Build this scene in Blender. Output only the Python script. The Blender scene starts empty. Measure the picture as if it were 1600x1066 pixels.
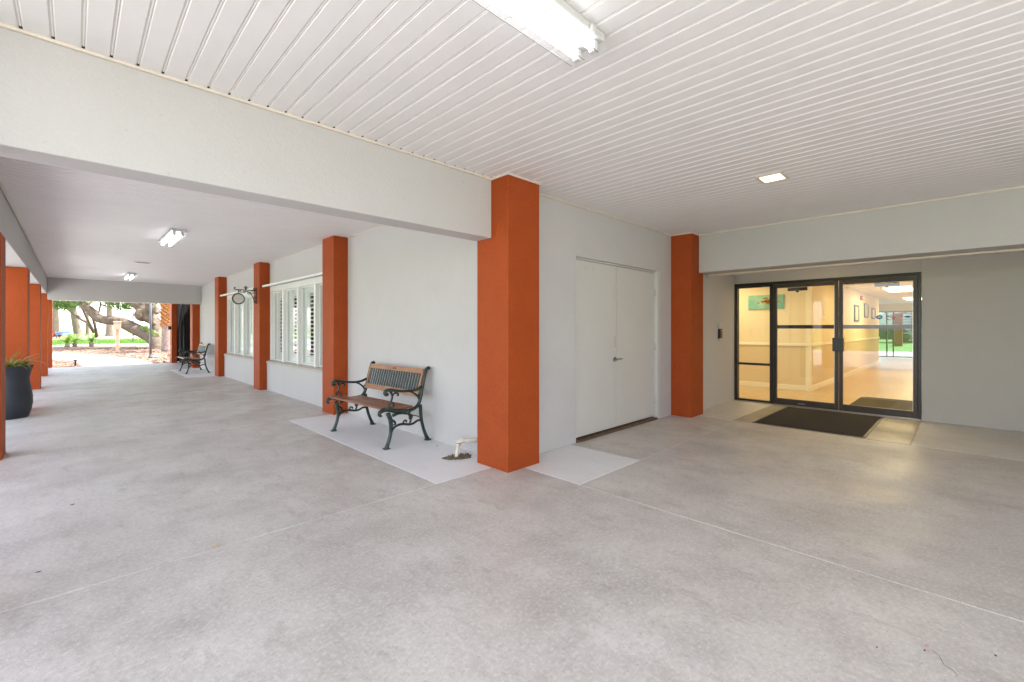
import bpy, bmesh, math, random
import numpy as np
from mathutils import Vector, Matrix, noise
random.seed(7); rng = np.random.default_rng(7)
S = bpy.context.scene
R = math.radians
COL = S.collection

# ------------------------------------------------------------------ camera
cam_d = bpy.data.cameras.new('camera'); cam = bpy.data.objects.new('camera', cam_d); COL.objects.link(cam)
F = 696.0; YAW = 0.7774; HY = 513.2; CAMZ = 1.38
cam_d.sensor_width = 36.0; cam_d.lens = F / 1600 * 36
cam_d.shift_y = (HY - 533) / 1600 * -1 * -1
cam_d.clip_start = 0.05; cam_d.clip_end = 2000
cam.location = (0, 0, CAMZ); cam.rotation_euler = (R(90), 0, -YAW)
S.camera = cam

# ------------------------------------------------------------------ light
W = bpy.data.worlds.new('World'); S.world = W; W.use_nodes = True
nt = W.node_tree; bg = nt.nodes['Background']
sky = nt.nodes.new('ShaderNodeTexSky'); sky.sky_type = 'NISHITA'; sky.sun_disc = False
SUN_EL, SUN_AZ = 66, 108       # azimuth clockwise from +Y
sky.sun_elevation = R(SUN_EL); sky.sun_rotation = R(SUN_AZ)
sky.dust_density = 1.0; sky.air_density = 1.0; sky.ozone_density = 1.0
hs_ = nt.nodes.new('ShaderNodeHueSaturation'); hs_.inputs['Saturation'].default_value = .45   # thin high cloud: a paler sky
nt.links.new(sky.outputs[0], hs_.inputs['Color']); nt.links.new(hs_.outputs[0], bg.inputs[0]); bg.inputs[1].default_value = 0.15
sl = bpy.data.lights.new('sun', 'SUN'); sl.energy = 4.2; sl.angle = R(3); sl.color = (1.0, 0.97, 0.93)
sun = bpy.data.objects.new('sun', sl); COL.objects.link(sun)
dx, dy, dz = math.sin(R(SUN_AZ)) * math.cos(R(SUN_EL)), math.cos(R(SUN_AZ)) * math.cos(R(SUN_EL)), math.sin(R(SUN_EL))
sun.rotation_euler = Vector((dx, dy, dz)).to_track_quat('Z', 'Y').to_euler()
S.view_settings.view_transform = 'Standard'; S.view_settings.look = 'None'
S.view_settings.gamma = 1.0; S.view_settings.use_curve_mapping = False
S.view_settings.exposure = 2.6
S.cycles.max_bounces = 14; S.cycles.diffuse_bounces = 9; S.cycles.glossy_bounces = 4
S.cycles.transmission_bounces = 6; S.cycles.transparent_max_bounces = 12
S.cycles.use_denoising = True; S.cycles.sample_clamp_indirect = 6.0
S.cycles.caustics_reflective = False; S.cycles.caustics_refractive = False

# ------------------------------------------------------------------ materials
def mat(name, col, rough=0.6, var=0.0, scale=4.0, col2=None, bump=0.0, bscale=60.0, metal=0.0, spec=0.5, det=5.0, extra=None, stretch=None, emit=None, estr=0.0, lo=.3, hi=.7):
    m = bpy.data.materials.new(name); m.use_nodes = True
    n = m.node_tree.nodes; l = m.node_tree.links; p = n['Principled BSDF']
    p.inputs['Base Color'].default_value = (*col, 1); p.inputs['Roughness'].default_value = rough
    p.inputs['Metallic'].default_value = metal; p.inputs['Specular IOR Level'].default_value = spec
    geo = n.new('ShaderNodeNewGeometry'); pos = geo.outputs['Position']
    if stretch:
        mp = n.new('ShaderNodeMapping'); mp.inputs['Scale'].default_value = stretch; l.new(pos, mp.inputs[0]); pos = mp.outputs[0]
    out = None
    if col2 or var:
        c2 = col2 or tuple(c * (1 - var) for c in col)
        t = n.new('ShaderNodeTexNoise'); t.inputs['Scale'].default_value = scale; t.inputs['Detail'].default_value = det; t.inputs['Roughness'].default_value = .62
        l.new(pos, t.inputs['Vector'])
        r = n.new('ShaderNodeMapRange'); r.inputs['From Min'].default_value = lo; r.inputs['From Max'].default_value = hi; l.new(t.outputs[0], r.inputs[0])
        mx = n.new('ShaderNodeMix'); mx.data_type = 'RGBA'; mx.inputs[6].default_value = (*col, 1); mx.inputs[7].default_value = (*c2, 1)
        l.new(r.outputs[0], mx.inputs[0]); out = mx.outputs[2]
        l.new(out, p.inputs['Base Color'])
    if extra: out = extra(n, l, p, geo.outputs['Position'], out)
    if bump:
        t = n.new('ShaderNodeTexNoise'); t.inputs['Scale'].default_value = bscale; t.inputs['Detail'].default_value = 3
        l.new(geo.outputs['Position'], t.inputs['Vector'])
        b = n.new('ShaderNodeBump'); b.inputs['Strength'].default_value = bump; b.inputs['Distance'].default_value = .004
        l.new(t.outputs[0], b.inputs['Height']); l.new(b.outputs[0], p.inputs['Normal'])
    if emit:
        p.inputs['Emission Color'].default_value = (*emit, 1); p.inputs['Emission Strength'].default_value = estr
    return m

def layer(n, l, pos, prev, colr, scale, lo, hi, strength, stretch=None, rot=0, det=4, tex='noise'):
    """mix a worn colour over prev where a noise passes a threshold"""
    mp = n.new('ShaderNodeMapping'); mp.inputs['Rotation'].default_value = (0, 0, rot)
    mp.inputs['Scale'].default_value = stretch or (1, 1, 1); l.new(pos, mp.inputs[0])
    t = n.new('ShaderNodeTexNoise'); t.inputs['Scale'].default_value = scale; t.inputs['Detail'].default_value = det; t.inputs['Roughness'].default_value = .65
    l.new(mp.outputs[0], t.inputs['Vector'])
    r = n.new('ShaderNodeMapRange'); r.inputs['From Min'].default_value = lo; r.inputs['From Max'].default_value = hi
    r.inputs['To Max'].default_value = strength; l.new(t.outputs[0], r.inputs[0])
    mx = n.new('ShaderNodeMix'); mx.data_type = 'RGBA'; l.new(prev, mx.inputs[6]); mx.inputs[7].default_value = (*colr, 1)
    l.new(r.outputs[0], mx.inputs[0]); return mx.outputs[2]

def conc_extra(dark, light, rbase=.42, st=1.0):
    def f(n, l, p, pos, out):
        o = layer(n, l, pos, out, dark, .42, .42, .66, .42 * st, det=9)
        o = layer(n, l, pos, o, dark, 1.1, .46, .70, .75 * st, det=9)
        o = layer(n, l, pos, o, light, 1.7, .5, .75, .4 * st, rot=.6)
        o = layer(n, l, pos, o, dark, 55, .60, .72, .30 * st, det=2)
        o = layer(n, l, pos, o, light, 140, .58, .75, .25 * st, det=2)
        o = layer(n, l, pos, o, dark, 3.5, .52, .72, .45 * st, stretch=(2.0, .7, 1), rot=.5, det=8)
        o = layer(n, l, pos, o, (dark[0]*.5, dark[1]*.5, dark[2]*.5), 17, .66, .76, .45 * st, stretch=(2.2, .8, 1), rot=.5, det=5)
        o = layer(n, l, pos, o, (dark[0]*.55, dark[1]*.5, dark[2]*.48), 34, .66, .76, .5 * st, stretch=(.5, 2, 1), rot=-.6, det=4)
        o = layer(n, l, pos, o, (dark[0]*.8, dark[1]*.8, dark[2]*.8), 26, .50, .68, .30 * st, det=6)
        o = layer(n, l, pos, o, light, 48, .48, .66, .38 * st, det=3)
        o = layer(n, l, pos, o, (dark[0]*.7, dark[1]*.68, dark[2]*.66), 7, .56, .70, .35 * st, stretch=(1.2, .5, 1), rot=1.1, det=10)
        o = layer(n, l, pos, o, (dark[0]*.6, dark[1]*.55, dark[2]*.5), 95, .66, .74, .6 * st, det=1)
        l.new(o, p.inputs['Base Color'])
        t = n.new('ShaderNodeTexNoise'); t.inputs['Scale'].default_value = 1.6; t.inputs['Detail'].default_value = 6; l.new(pos, t.inputs['Vector'])
        r = n.new('ShaderNodeMapRange'); r.inputs['From Min'].default_value = .3; r.inputs['From Max'].default_value = .7
        r.inputs['To Min'].default_value = rbase - .08; r.inputs['To Max'].default_value = rbase + .14; l.new(t.outputs[0], r.inputs[0]); l.new(r.outputs[0], p.inputs['Roughness'])
        return o
    return f
M = {}
M['concrete'] = mat('concrete', (.61, .572, .53), .45, var=.12, scale=2.2, bump=.25, bscale=120, extra=conc_extra((.37, .335, .305), (.76, .735, .705), .42, 1.0))
M['pad'] = mat('pale_concrete', (.78, .78, .79), .7, var=.06, scale=2, bump=.3, bscale=150, extra=conc_extra((.70, .69, .68), (.86, .855, .85), .6, .5))
M['entry_pad'] = mat('worn_pale_concrete', (.72, .70, .66), .55, var=.15, scale=3, bump=.25, bscale=130, extra=conc_extra((.54, .50, .44), (.78, .76, .72), .5, .8))
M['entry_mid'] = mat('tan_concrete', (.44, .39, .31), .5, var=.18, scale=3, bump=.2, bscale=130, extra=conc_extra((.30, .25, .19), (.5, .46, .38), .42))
M['joint'] = mat('joint_filler', (.70, .665, .63), .8, var=.35, scale=6)
M['drive'] = mat('driveway_concrete', (.50, .495, .485), .8, var=.2, scale=.8, bump=.2, bscale=30)
M['path'] = mat('path_concrete', (.60, .59, .56), .8, var=.08, scale=.8)
M['kerb'] = mat('kerb_concrete', (.80, .79, .77), .8, var=.1, scale=2)
def stucco_extra(n, l, p, pos, out):
    o = layer(n, l, pos, out, (.46, .43, .40), 3.0, .56, .78, .25)
    o = layer(n, l, pos, o, (.47, .455, .445), 55, .45, .65, .18, det=3)
    o = layer(n, l, pos, o, (.60, .588, .58), 75, .5, .68, .16, det=2)
    o = layer(n, l, pos, o, (.36, .33, .30), 22, .71, .76, .35, det=2)
    o = layer(n, l, pos, o, (.48, .45, .41), 2.4, .58, .74, .22, stretch=(1.2, 1.2, .35), det=8)
    l.new(o, p.inputs['Base Color']); return o
M['wall'] = mat('grey_white_stucco', (.545, .53, .525), .75, var=.05, scale=1.4, bump=.7, bscale=50, extra=stucco_extra)
M['entrywall'] = mat('warm_grey_stucco', (.50, .48, .435), .75, var=.05, scale=1.4, bump=.7, bscale=50, extra=stucco_extra)
M['beam'] = mat('warm_white_stucco', (.50, .482, .472), .75, var=.05, scale=1.1, bump=.7, bscale=50, extra=stucco_extra)
def orange_extra(n, l, p, pos, out):
    o = layer(n, l, pos, out, (.30, .046, .007), 5.0, .45, .75, .5, det=8)
    o = layer(n, l, pos, o, (.27, .040, .006), 60, .48, .66, .45, det=3)
    o = layer(n, l, pos, o, (.46, .095, .018), 85, .52, .68, .5, det=2)
    o = layer(n, l, pos, o, (.44, .12, .045), 3.0, .62, .76, .3, stretch=(1, 1, .4), det=9)
    l.new(o, p.inputs['Base Color']); return o
M['orange'] = mat('burnt_orange_paint', (.36, .063, .010), .6, var=.1, scale=2.5, spec=.22, bump=.9, bscale=50, extra=orange_extra)
M['soffit'] = mat('white_vinyl_soffit', (.76, .745, .735), .5, var=.05, scale=3, bump=.06, bscale=200)
M['deck'] = mat('soffit_groove', (.80, .78, .75), .7, var=.2, scale=5)
M['bead'] = mat('pale_groove_bead', (.86, .84, .81), .5)
M['hole'] = mat('groove_end_dark', (.05, .04, .03), .9)
M['trim'] = mat('cream_trim', (.70, .63, .54), .5, var=.1, scale=6)
M['roof'] = mat('roof_membrane', (.4, .4, .4), .9)
M['white'] = mat('white_window_paint', (.78, .78, .76), .45, var=.05, scale=6)
M['sill'] = mat('beige_sill_paint', (.50, .46, .41), .6, var=.12, scale=8)
M['shutter'] = mat('white_shutter', (.86, .86, .85), .4)
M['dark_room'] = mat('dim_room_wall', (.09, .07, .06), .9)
M['iron'] = mat('green_black_cast_iron', (.007, .014, .011), .36, col2=(.025, .07, .048), scale=22, bump=.4, bscale=120, lo=.45, hi=.75)
M['rod'] = mat('dark_green_rod', (.02, .04, .036), .4)
def wood_extra(n, l, p, pos, out):
    o = layer(n, l, pos, out, (.20, .065, .025), 14, .45, .7, .6, stretch=(6, .5, 6), det=5)
    o = layer(n, l, pos, o, (.62, .36, .19), 30, .6, .75, .5, stretch=(5, .3, 5), det=4)
    l.new(o, p.inputs['Base Color']); return o
M['seatwood'] = mat('worn_seat_wood', (.30, .12, .055), .36, col2=(.17, .055, .024), scale=5, extra=wood_extra)
M['backwood'] = mat('pale_back_wood', (.42, .22, .115), .5, col2=(.32, .15, .07), scale=6, extra=wood_extra)
M['door'] = mat('painted_steel_door', (.60, .59, .56), .42, var=.04, scale=1.5, bump=.03, bscale=40)
M['steel'] = mat('brushed_steel', (.42, .40, .37), .3, metal=1.0)
M['rust'] = mat('brown_threshold', (.16, .09, .05), .6, var=.5, scale=20)
M['bronze'] = mat('dark_bronze_aluminium', (.055, .042, .032), .38, var=.25, scale=9, metal=.35)
M['bronze_dark'] = mat('black_bronze', (.014, .012, .011), .35)
M['rubber'] = mat('dark_mat_fibre', (.030, .024, .020), .95, var=.5, scale=90, bump=1.0, bscale=260)
M['inmat'] = mat('olive_mat_fibre', (.10, .09, .055), .95, var=.5, scale=70, bump=.8, bscale=200)
M['inwall'] = mat('cream_interior_wall', (.80, .70, .50), .7, var=.03, scale=2)
M['inwall2'] = mat('tan_wainscot', (.70, .58, .38), .6, var=.03, scale=2)
M['inrail'] = mat('white_interior_trim', (.85, .80, .66), .45)
M['infloor'] = mat('tan_vinyl_floor', (.60, .45, .27), .32, col2=(.50, .36, .20), scale=5, stretch=(.6, 3, 1))
M['inceil'] = mat('ceiling_tile', (.80, .76, .64), .9, var=.06, scale=30)
M['paper'] = mat('white_paper', (.8, .76, .68), .7)
M['frame_red'] = mat('dark_red_frame', (.13, .012, .006), .4)
M['frame_blk'] = mat('black_frame', (.02, .018, .015), .4)
M['pic_a'] = mat('muted_landscape_print', (.38, .42, .30), .5, col2=(.62, .55, .34), scale=4)
M['teal'] = mat('teal_sea_print', (.10, .38, .34), .6, col2=(.32, .55, .42), scale=4)
M['amber'] = mat('amber_print', (.62, .28, .05), .6, col2=(.35, .12, .02), scale=14)
M['red'] = mat('red_plastic', (.45, .03, .015), .4)
M['decal_blue'] = mat('blue_decal', (.03, .10, .35), .4)
M['decal_red'] = mat('red_decal', (.65, .05, .05), .4)
M['decal_pink'] = mat('faded_red_print', (.62, .34, .31), .6)
M['decal_white'] = mat('white_decal', (.8, .8, .82), .4)
M['black'] = mat('black_plastic', (.012, .012, .013), .35)
M['grey_plastic'] = mat('pale_grey_plastic', (.5, .5, .48), .4)
M['planter'] = mat('slate_planter', (.024, .028, .038), .5, var=.3, scale=5, bump=.2, bscale=80)
M['soil'] = mat('loose_soil', (.10, .075, .05), .95, col2=(.20, .16, .12), scale=40, bump=1.0, bscale=60)
M['pvc'] = mat('weathered_white_pipe', (.72, .66, .56), .45, var=.15, scale=15)
M['glue'] = mat('amber_pipe_primer', (.40, .18, .04), .4)
M['crackline'] = mat('crack_line', (.24, .21, .19), .9)
M['shell'] = mat('tan_dry_leaf', (.55, .40, .26), .6)
M['debris'] = mat('brown_leaf_scrap', (.07, .05, .035), .8)
M['clockface'] = mat('pale_clock_face', (.62, .60, .57), .5)
M['greymark'] = mat('grey_print', (.25, .24, .23), .6)
M['gate'] = mat('black_gate', (.012, .010, .009), .6)
M['pipe_grey'] = mat('grey_conduit', (.14, .16, .16), .45)
M['pole'] = mat('slate_pole_paint', (.07, .075, .085), .45)
M['salmon'] = mat('salmon_painted_post', (.50, .25, .18), .7, var=.1, scale=8)
M['grass'] = mat('lawn', (.10, .19, .035), .9, col2=(.16, .23, .055), scale=.35, bump=1.0, bscale=8, det=8)
M['grassblade'] = mat('grass_blades', (.09, .20, .03), .8, col2=(.17, .27, .06), scale=1.2)
M['mulch'] = mat('pine_bark_mulch', (.135, .07, .048), .95, col2=(.23, .165, .12), scale=2.2, bump=1.2, bscale=25, det=8)
M['chip'] = mat('bark_chips', (.10, .045, .03), .9, col2=(.26, .18, .13), scale=8)
M['bark'] = mat('oak_bark', (.20, .155, .115), .9, col2=(.09, .06, .042), scale=5, bump=1.6, bscale=14, stretch=(1, 1, 2))
M['moss'] = mat('green_moss', (.12, .21, .03), .95, col2=(.22, .27, .08), scale=10)
M['leaf'] = mat('oak_leaves', (.055, .115, .02), .55, col2=(.11, .19, .04), scale=1.5)
M['leaf2'] = mat('light_leaves', (.09, .17, .03), .55, col2=(.16, .25, .06), scale=1.5)
M['frond'] = mat('bright_fronds', (.16, .33, .03), .45, col2=(.30, .42, .08), scale=6)
M['potleaf'] = mat('planter_leaves', (.10, .19, .03), .45, col2=(.36, .30, .06), scale=14)
M['drybrown'] = mat('dry_blades', (.40, .25, .10), .6, col2=(.55, .36, .18), scale=9)
M['palmbark'] = mat('pale_palm_bark', (.34, .27, .24), .9, col2=(.16, .10, .08), scale=9, bump=1, bscale=20)
M['boot'] = mat('orange_palm_boots', (.34, .12, .03), .9, col2=(.45, .24, .10), scale=9)
M['siding'] = mat('pale_siding', (.74, .75, .76), .6)
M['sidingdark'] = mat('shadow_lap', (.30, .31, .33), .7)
M['blue'] = mat('blue_painted_metal', (.10, .16, .32), .5)
M['car_dark'] = mat('black_car_paint', (.012, .014, .016), .2)
M['car_white'] = mat('silver_car_paint', (.5, .5, .5), .25, metal=.4)
M['tyre'] = mat('tyre_rubber', (.015, .015, .015), .8)
M['carglass'] = mat('dark_car_glass', (.02, .025, .03), .08)

def mk_leaf_translucent(m):
    n = m.node_tree.nodes; l = m.node_tree.links; p = n['Principled BSDF']; o = n['Material Output']
    tr = n.new('ShaderNodeBsdfTranslucent'); mx = n.new('ShaderNodeMixShader'); mx.inputs[0].default_value = .35
    src = p.inputs['Base Color'].links
    if src: l.new(src[0].from_socket, tr.inputs[0])
    l.new(p.outputs[0], mx.inputs[1]); l.new(tr.outputs[0], mx.inputs[2]); l.new(mx.outputs[0], o.inputs[0])
for k in ('leaf', 'leaf2', 'frond', 'potleaf', 'grassblade'): mk_leaf_translucent(M[k])

def glass_mat(name, tint, ior=1.5):
    m = bpy.data.materials.new(name); m.use_nodes = True; n = m.node_tree.nodes; l = m.node_tree.links
    n.remove(n['Principled BSDF'])
    t = n.new('ShaderNodeBsdfTransparent'); t.inputs[0].default_value = (*tint, 1)
    g = n.new('ShaderNodeBsdfGlossy'); g.inputs['Roughness'].default_value = 0.0
    fr = n.new('ShaderNodeFresnel'); fr.inputs[0].default_value = ior
    ge = n.new('ShaderNodeNewGeometry'); inv = n.new('ShaderNodeMath'); inv.operation = 'SUBTRACT'; inv.inputs[0].default_value = 1; l.new(ge.outputs['Backfacing'], inv.inputs[1])
    mu = n.new('ShaderNodeMath'); mu.operation = 'MULTIPLY'; l.new(fr.outputs[0], mu.inputs[0]); l.new(inv.outputs[0], mu.inputs[1])   # no internal reflection in a thin pane
    mx = n.new('ShaderNodeMixShader'); l.new(mu.outputs[0], mx.inputs[0]); l.new(t.outputs[0], mx.inputs[1]); l.new(g.outputs[0], mx.inputs[2])
    l.new(mx.outputs[0], n['Material Output'].inputs[0]); return m
M['glass'] = glass_mat('door_glass', (.95, .97, .95), 1.75)
M['winglass'] = glass_mat('window_glass', (.93, .95, .94), 1.5)
M['tintglass'] = glass_mat('tinted_end_glass', (.50, .56, .56), 1.5)  # tint added to dim the daylight beyond the hall
def emis(name, col, st):
    m = bpy.data.materials.new(name); m.use_nodes = True; n = m.node_tree.nodes
    p = n['Principled BSDF']; p.inputs['Base Color'].default_value = (.8, .8, .8, 1)
    p.inputs['Emission Color'].default_value = (*col, 1); p.inputs['Emission Strength'].default_value = st; return m
M['tube'] = emis('lit_fluorescent_tube', (.95, .97, 1.0), 1.1)
M['warm_lamp'] = emis('warm_lamp_panel', (1.0, .76, .44), 1.2)
M['warm_lamp2'] = emis('warm_lamp_panel_bright', (1.0, .74, .40), 6.0)
M['troffer'] = emis('lit_hall_panel', (1.0, .79, .46), 3.4)
def lens_mat():
    m = bpy.data.materials.new('ribbed_clear_lens'); m.use_nodes = True; n = m.node_tree.nodes; l = m.node_tree.links
    p = n['Principled BSDF']; p.inputs['Base Color'].default_value = (.9, .9, .9, 1); p.inputs['Roughness'].default_value = .25
    t = n.new('ShaderNodeBsdfTransparent'); mx = n.new('ShaderNodeMixShader'); mx.inputs[0].default_value = .09
    l.new(t.outputs[0], mx.inputs[1]); l.new(p.outputs[0], mx.inputs[2]); l.new(mx.outputs[0], n['Material Output'].inputs[0]); return m
M['lens'] = lens_mat()

# ------------------------------------------------------------------ mesh helpers
class MB:
    def __init__(s): s.v = []; s.f = []
    def add(s, vs, fs):
        b = len(s.v); s.v += [tuple(v) for v in vs]; s.f += [tuple(i + b for i in f) for f in fs]; return s
    def box(s, x0, x1, y0, y1, z0, z1):
        return s.add([(x0,y0,z0),(x1,y0,z0),(x1,y1,z0),(x0,y1,z0),(x0,y0,z1),(x1,y0,z1),(x1,y1,z1),(x0,y1,z1)],
                     [(0,3,2,1),(4,5,6,7),(0,1,5,4),(1,2,6,5),(2,3,7,6),(3,0,4,7)])
    def prism(s, pts, z0, z1):      # polygon in XY
        n = len(pts)
        return s.add([(x,y,z0) for x,y in pts] + [(x,y,z1) for x,y in pts],
            [tuple(range(n))[::-1], tuple(range(n,2*n))] + [(i,(i+1)%n,(i+1)%n+n,i+n) for i in range(n)])
    def ext(s, pts, a, b, axis):    # profile extruded along axis 'x' or 'y'; pts are (other, z)
        n = len(pts)
        mk = (lambda t,p: (t,p[0],p[1])) if axis == 'x' else (lambda t,p: (p[0],t,p[1]))
        return s.add([mk(a,p) for p in pts] + [mk(b,p) for p in pts],
            [tuple(range(n))[::-1], tuple(range(n,2*n))] + [(i,(i+1)%n,(i+1)%n+n,i+n) for i in range(n)])
    def tube(s, path, rad, n=8, cap=True, smooth=4, flat=None):
        """sweep; path pts, rad scalar or list; flat=(axis index, factor) squashes about the path centre"""
        P = [Vector(p) for p in path]; rr = rad if hasattr(rad, '__len__') else [rad] * len(P)
        if smooth > 1 and len(P) > 2:
            Q, RR = [], []
            for i in range(len(P) - 1):
                p0 = P[max(i-1,0)]; p1 = P[i]; p2 = P[i+1]; p3 = P[min(i+2,len(P)-1)]
                for k in range(smooth):
                    t = k / smooth
                    Q.append(.5*((2*p1)+(p2-p0)*t+(2*p0-5*p1+4*p2-p3)*t*t+(3*p1-p0-3*p2+p3)*t**3)); RR.append(rr[i]*(1-t)+rr[i+1]*t)
            Q.append(P[-1]); RR.append(rr[-1]); P, rr = Q, RR
        T = []
        for i in range(len(P)):
            d = P[min(i+1,len(P)-1)] - P[max(i-1,0)]; T.append(d.normalized() if d.length > 1e-9 else Vector((0,0,1)))
        up = Vector((0,1,0)) if abs(T[0].y) < .9 else Vector((1,0,0))
        u = T[0].cross(up).normalized(); vs = []; fs = []
        for i, p in enumerate(P):
            u = (u - T[i]*u.dot(T[i])).normalized(); w = T[i].cross(u)
            for k in range(n):
                a = 2*math.pi*k/n; o = (u*math.cos(a) + w*math.sin(a)) * rr[i]
                if flat: o[flat[0]] *= flat[1]
                vs.append(tuple(p + o))
        for i in range(len(P)-1):
            for k in range(n): fs.append((i*n+k, i*n+(k+1)%n, (i+1)*n+(k+1)%n, (i+1)*n+k))
        if cap: fs += [tuple(range(n))[::-1], tuple((len(P)-1)*n+k for k in range(n))]
        return s.add(vs, fs)
    def lathe(s, prof, c=(0,0,0), n=28, sq=None):
        vs=[]; fs=[]
        for r,z in prof:
            for k in range(n):
                a=2*math.pi*k/n; vs.append((c[0]+r*math.cos(a), c[1]+r*math.sin(a), c[2]+z))
        for i in range(len(prof)-1):
            for k in range(n): fs.append((i*n+k, i*n+(k+1)%n, (i+1)*n+(k+1)%n, (i+1)*n+k))
        fs += [tuple(range(n))[::-1], tuple((len(prof)-1)*n+k for k in range(n))]
        return s.add(vs, fs)
    def disc(s, c, r, axis, th, n=32, rx=None):   # flat cylinder with axis 'x','y','z'
        rx = rx or r; vs=[]
        for e in (-th/2, th/2):
            for k in range(n):
                a=2*math.pi*k/n; p=(rx*math.cos(a), r*math.sin(a))
                vs.append({'x':(c[0]+e,c[1]+p[0],c[2]+p[1]),'y':(c[0]+p[0],c[1]+e,c[2]+p[1]),'z':(c[0]+p[0],c[1]+p[1],c[2]+e)}[axis])
        return s.add(vs, [tuple(range(n))[::-1], tuple(range(n,2*n))]+[(i,(i+1)%n,(i+1)%n+n,i+n) for i in range(n)])
    def obox(s, c, size, rot):   # rotated box, rot is Matrix 3x3
        vs=[]
        for z in (-.5,.5):
            for (x,y) in ((-.5,-.5),(.5,-.5),(.5,.5),(-.5,.5)):
                vs.append(tuple(Vector(c)+rot@Vector((x*size[0],y*size[1],z*size[2]))))
        return s.add(vs, [(0,3,2,1),(4,5,6,7),(0,1,5,4),(1,2,6,5),(2,3,7,6),(3,0,4,7)])

ORG = {}
def worldloc(o): return ORG.get(o.name, Vector((0,0,0))) if o else Vector((0,0,0))
def build(name, mb, m, parent=None, bevel=0.0, smooth=False, org=None):
    if parent is not None: o0 = worldloc(parent)
    elif org is not None: o0 = Vector(org)
    else:
        a = np.array(mb.v); o0 = Vector((float((a[:,0].min()+a[:,0].max())/2), float((a[:,1].min()+a[:,1].max())/2), float(a[:,2].min())))
    me = bpy.data.meshes.new(name)
    me.from_pydata([(x-o0.x, y-o0.y, z-o0.z) for x,y,z in mb.v], [], mb.f); me.update()
    bm = bmesh.new(); bm.from_mesh(me); bmesh.ops.recalc_face_normals(bm, faces=bm.faces) if len(mb.f) < 60000 else None
    bm.to_mesh(me); bm.free()
    if smooth: me.polygons.foreach_set('use_smooth', [True]*len(me.polygons))
    me.materials.append(M[m] if isinstance(m, str) else m)
    o = bpy.data.objects.new(name, me); COL.objects.link(o)
    if parent is not None: o.parent = parent
    else: o.location = o0
    ORG[o.name] = o0
    if bevel:
        b = o.modifiers.new('bevel', 'BEVEL'); b.width = bevel; b.segments = 2; b.limit_method = 'ANGLE'
    return o
def tag(o, label=None, cat=None, group=None, kind=None):
    if label: o['label'] = label
    if cat: o['category'] = cat
    if group: o['group'] = group
    if kind: o['kind'] = kind
    return o
def thing(name, loc, label=None, cat=None, group=None, kind=None):
    o = bpy.data.objects.new(name, None); COL.objects.link(o); o.location = loc; o.empty_display_size = .1
    ORG[o.name] = Vector(loc); return tag(o, label, cat, group, kind)
def inst(src, parent, loc, name=None):
    c = bpy.data.objects.new(name or src.name.split('.')[0], src.data); COL.objects.link(c); c.parent = parent; c.location = loc
    for mdf in src.modifiers:
        if mdf.type == 'BEVEL':
            b = c.modifiers.new('bevel', 'BEVEL'); b.width = mdf.width; b.segments = mdf.segments; b.limit_method = 'ANGLE'
    ORG[c.name] = worldloc(parent); return c
def copy_tree(o, parent=None):
    c = o.copy(); COL.objects.link(c); c.parent = parent
    for ch in list(o.children): copy_tree(ch, c)
    return c
def at(px, py, d):               # a point of the photograph at depth d metres, in world space
    s, c = math.sin(YAW), math.cos(YAW); r = (px - 800) / F * d
    return Vector((d*s + r*c, d*c - r*s, CAMZ - (py - HY) / F * d))

CEIL = 2.86
# ================================================================== GROUND
g = MB()
N = 40
for (x0,x1,y0,y1) in ((-600,-1.6,-600,700),(-1.6,9.3,22.47,700),(9.3,600,-600,700),(-1.6,9.3,-600,-7.2)):
    g.add([(x0,y0,-.06),(x1,y0,-.06),(x1,y1,-.06),(x0,y1,-.06)], [(0,1,2,3)])
tag(build('lawn_ground', g, 'grass', org=(0,0,-.06)), kind='structure')
# walkway floor: separate slabs with recessed joints over a filler bed
fl = tag(build('covered_walk_floor', MB().box(-1.55, 9.3, -7.2, 22.45, -.2, -.003), 'joint', org=(0,0,-.2)), kind='structure')
G = .012
def slab(x0,x1,y0,y1,m,b=.003):
    return build('slab', MB().box(x0+G/2, x1-G/2, y0+G/2, y1-G/2, -.1, 0), m, fl, bevel=b)
slab(-1.55,3.18,-3.4,3.285,'concrete'); slab(-1.55,3.18,-7.2,-3.4,'concrete')
slab(3.18,7.05,-3.4,2.378,'concrete'); slab(3.18,9.3,-7.2,-3.4,'concrete')
slab(4.215,7.05,2.378,3.42,'concrete'); slab(3.18,4.215,2.378,3.285,'pad')
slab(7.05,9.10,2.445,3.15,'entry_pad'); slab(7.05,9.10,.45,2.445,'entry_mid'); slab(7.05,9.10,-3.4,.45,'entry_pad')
slab(-1.55,2.29,3.285,7.13,'concrete')
slab(2.29,3.25,3.285,7.13,'pad')
slab(-1.55,3.25,7.13,10.95,'concrete'); slab(-1.55,3.25,10.95,15.2,'concrete')
slab(-1.55,2.26,15.2,18.63,'concrete'); slab(2.26,3.25,15.2,18.63,'pad'); slab(-1.55,3.25,18.63,22.45,'concrete')
# driveway on the open side, kerb, behind the camera too
dv = MB()
curve = []
for i in range(41):
    y = -40 + i*2.6; curve.append((-11.8 - 2.2*math.sin((y+10)/22), y))
dv.add([(x,y,-.045) for x,y in curve] + [(-1.56,y,-.045) for x,y in curve], [(i,i+1,42+i,41+i) for i in range(40)])
dv.add([(-1.56,-40,-.045),(30,-40,-.045),(30,-7.21,-.045),(-1.56,-7.21,-.045)], [(0,1,2,3)])
tag(build('driveway', dv, 'drive', org=(0,0,-.045)), kind='structure')
k = MB()
for i in range(40):
    (xa,ya),(xb,yb) = curve[i], curve[i+1]
    k.add([(xa,ya,-.06),(xb,yb,-.06),(xb,yb,.09),(xa,ya,.09),(xa-.55,ya,-.06),(xb-.55,yb,-.06),(xb-.55,yb,.09),(xa-.55,ya,.09)],
          [(0,1,2,3),(3,2,6,7),(7,6,5,4)])
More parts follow.
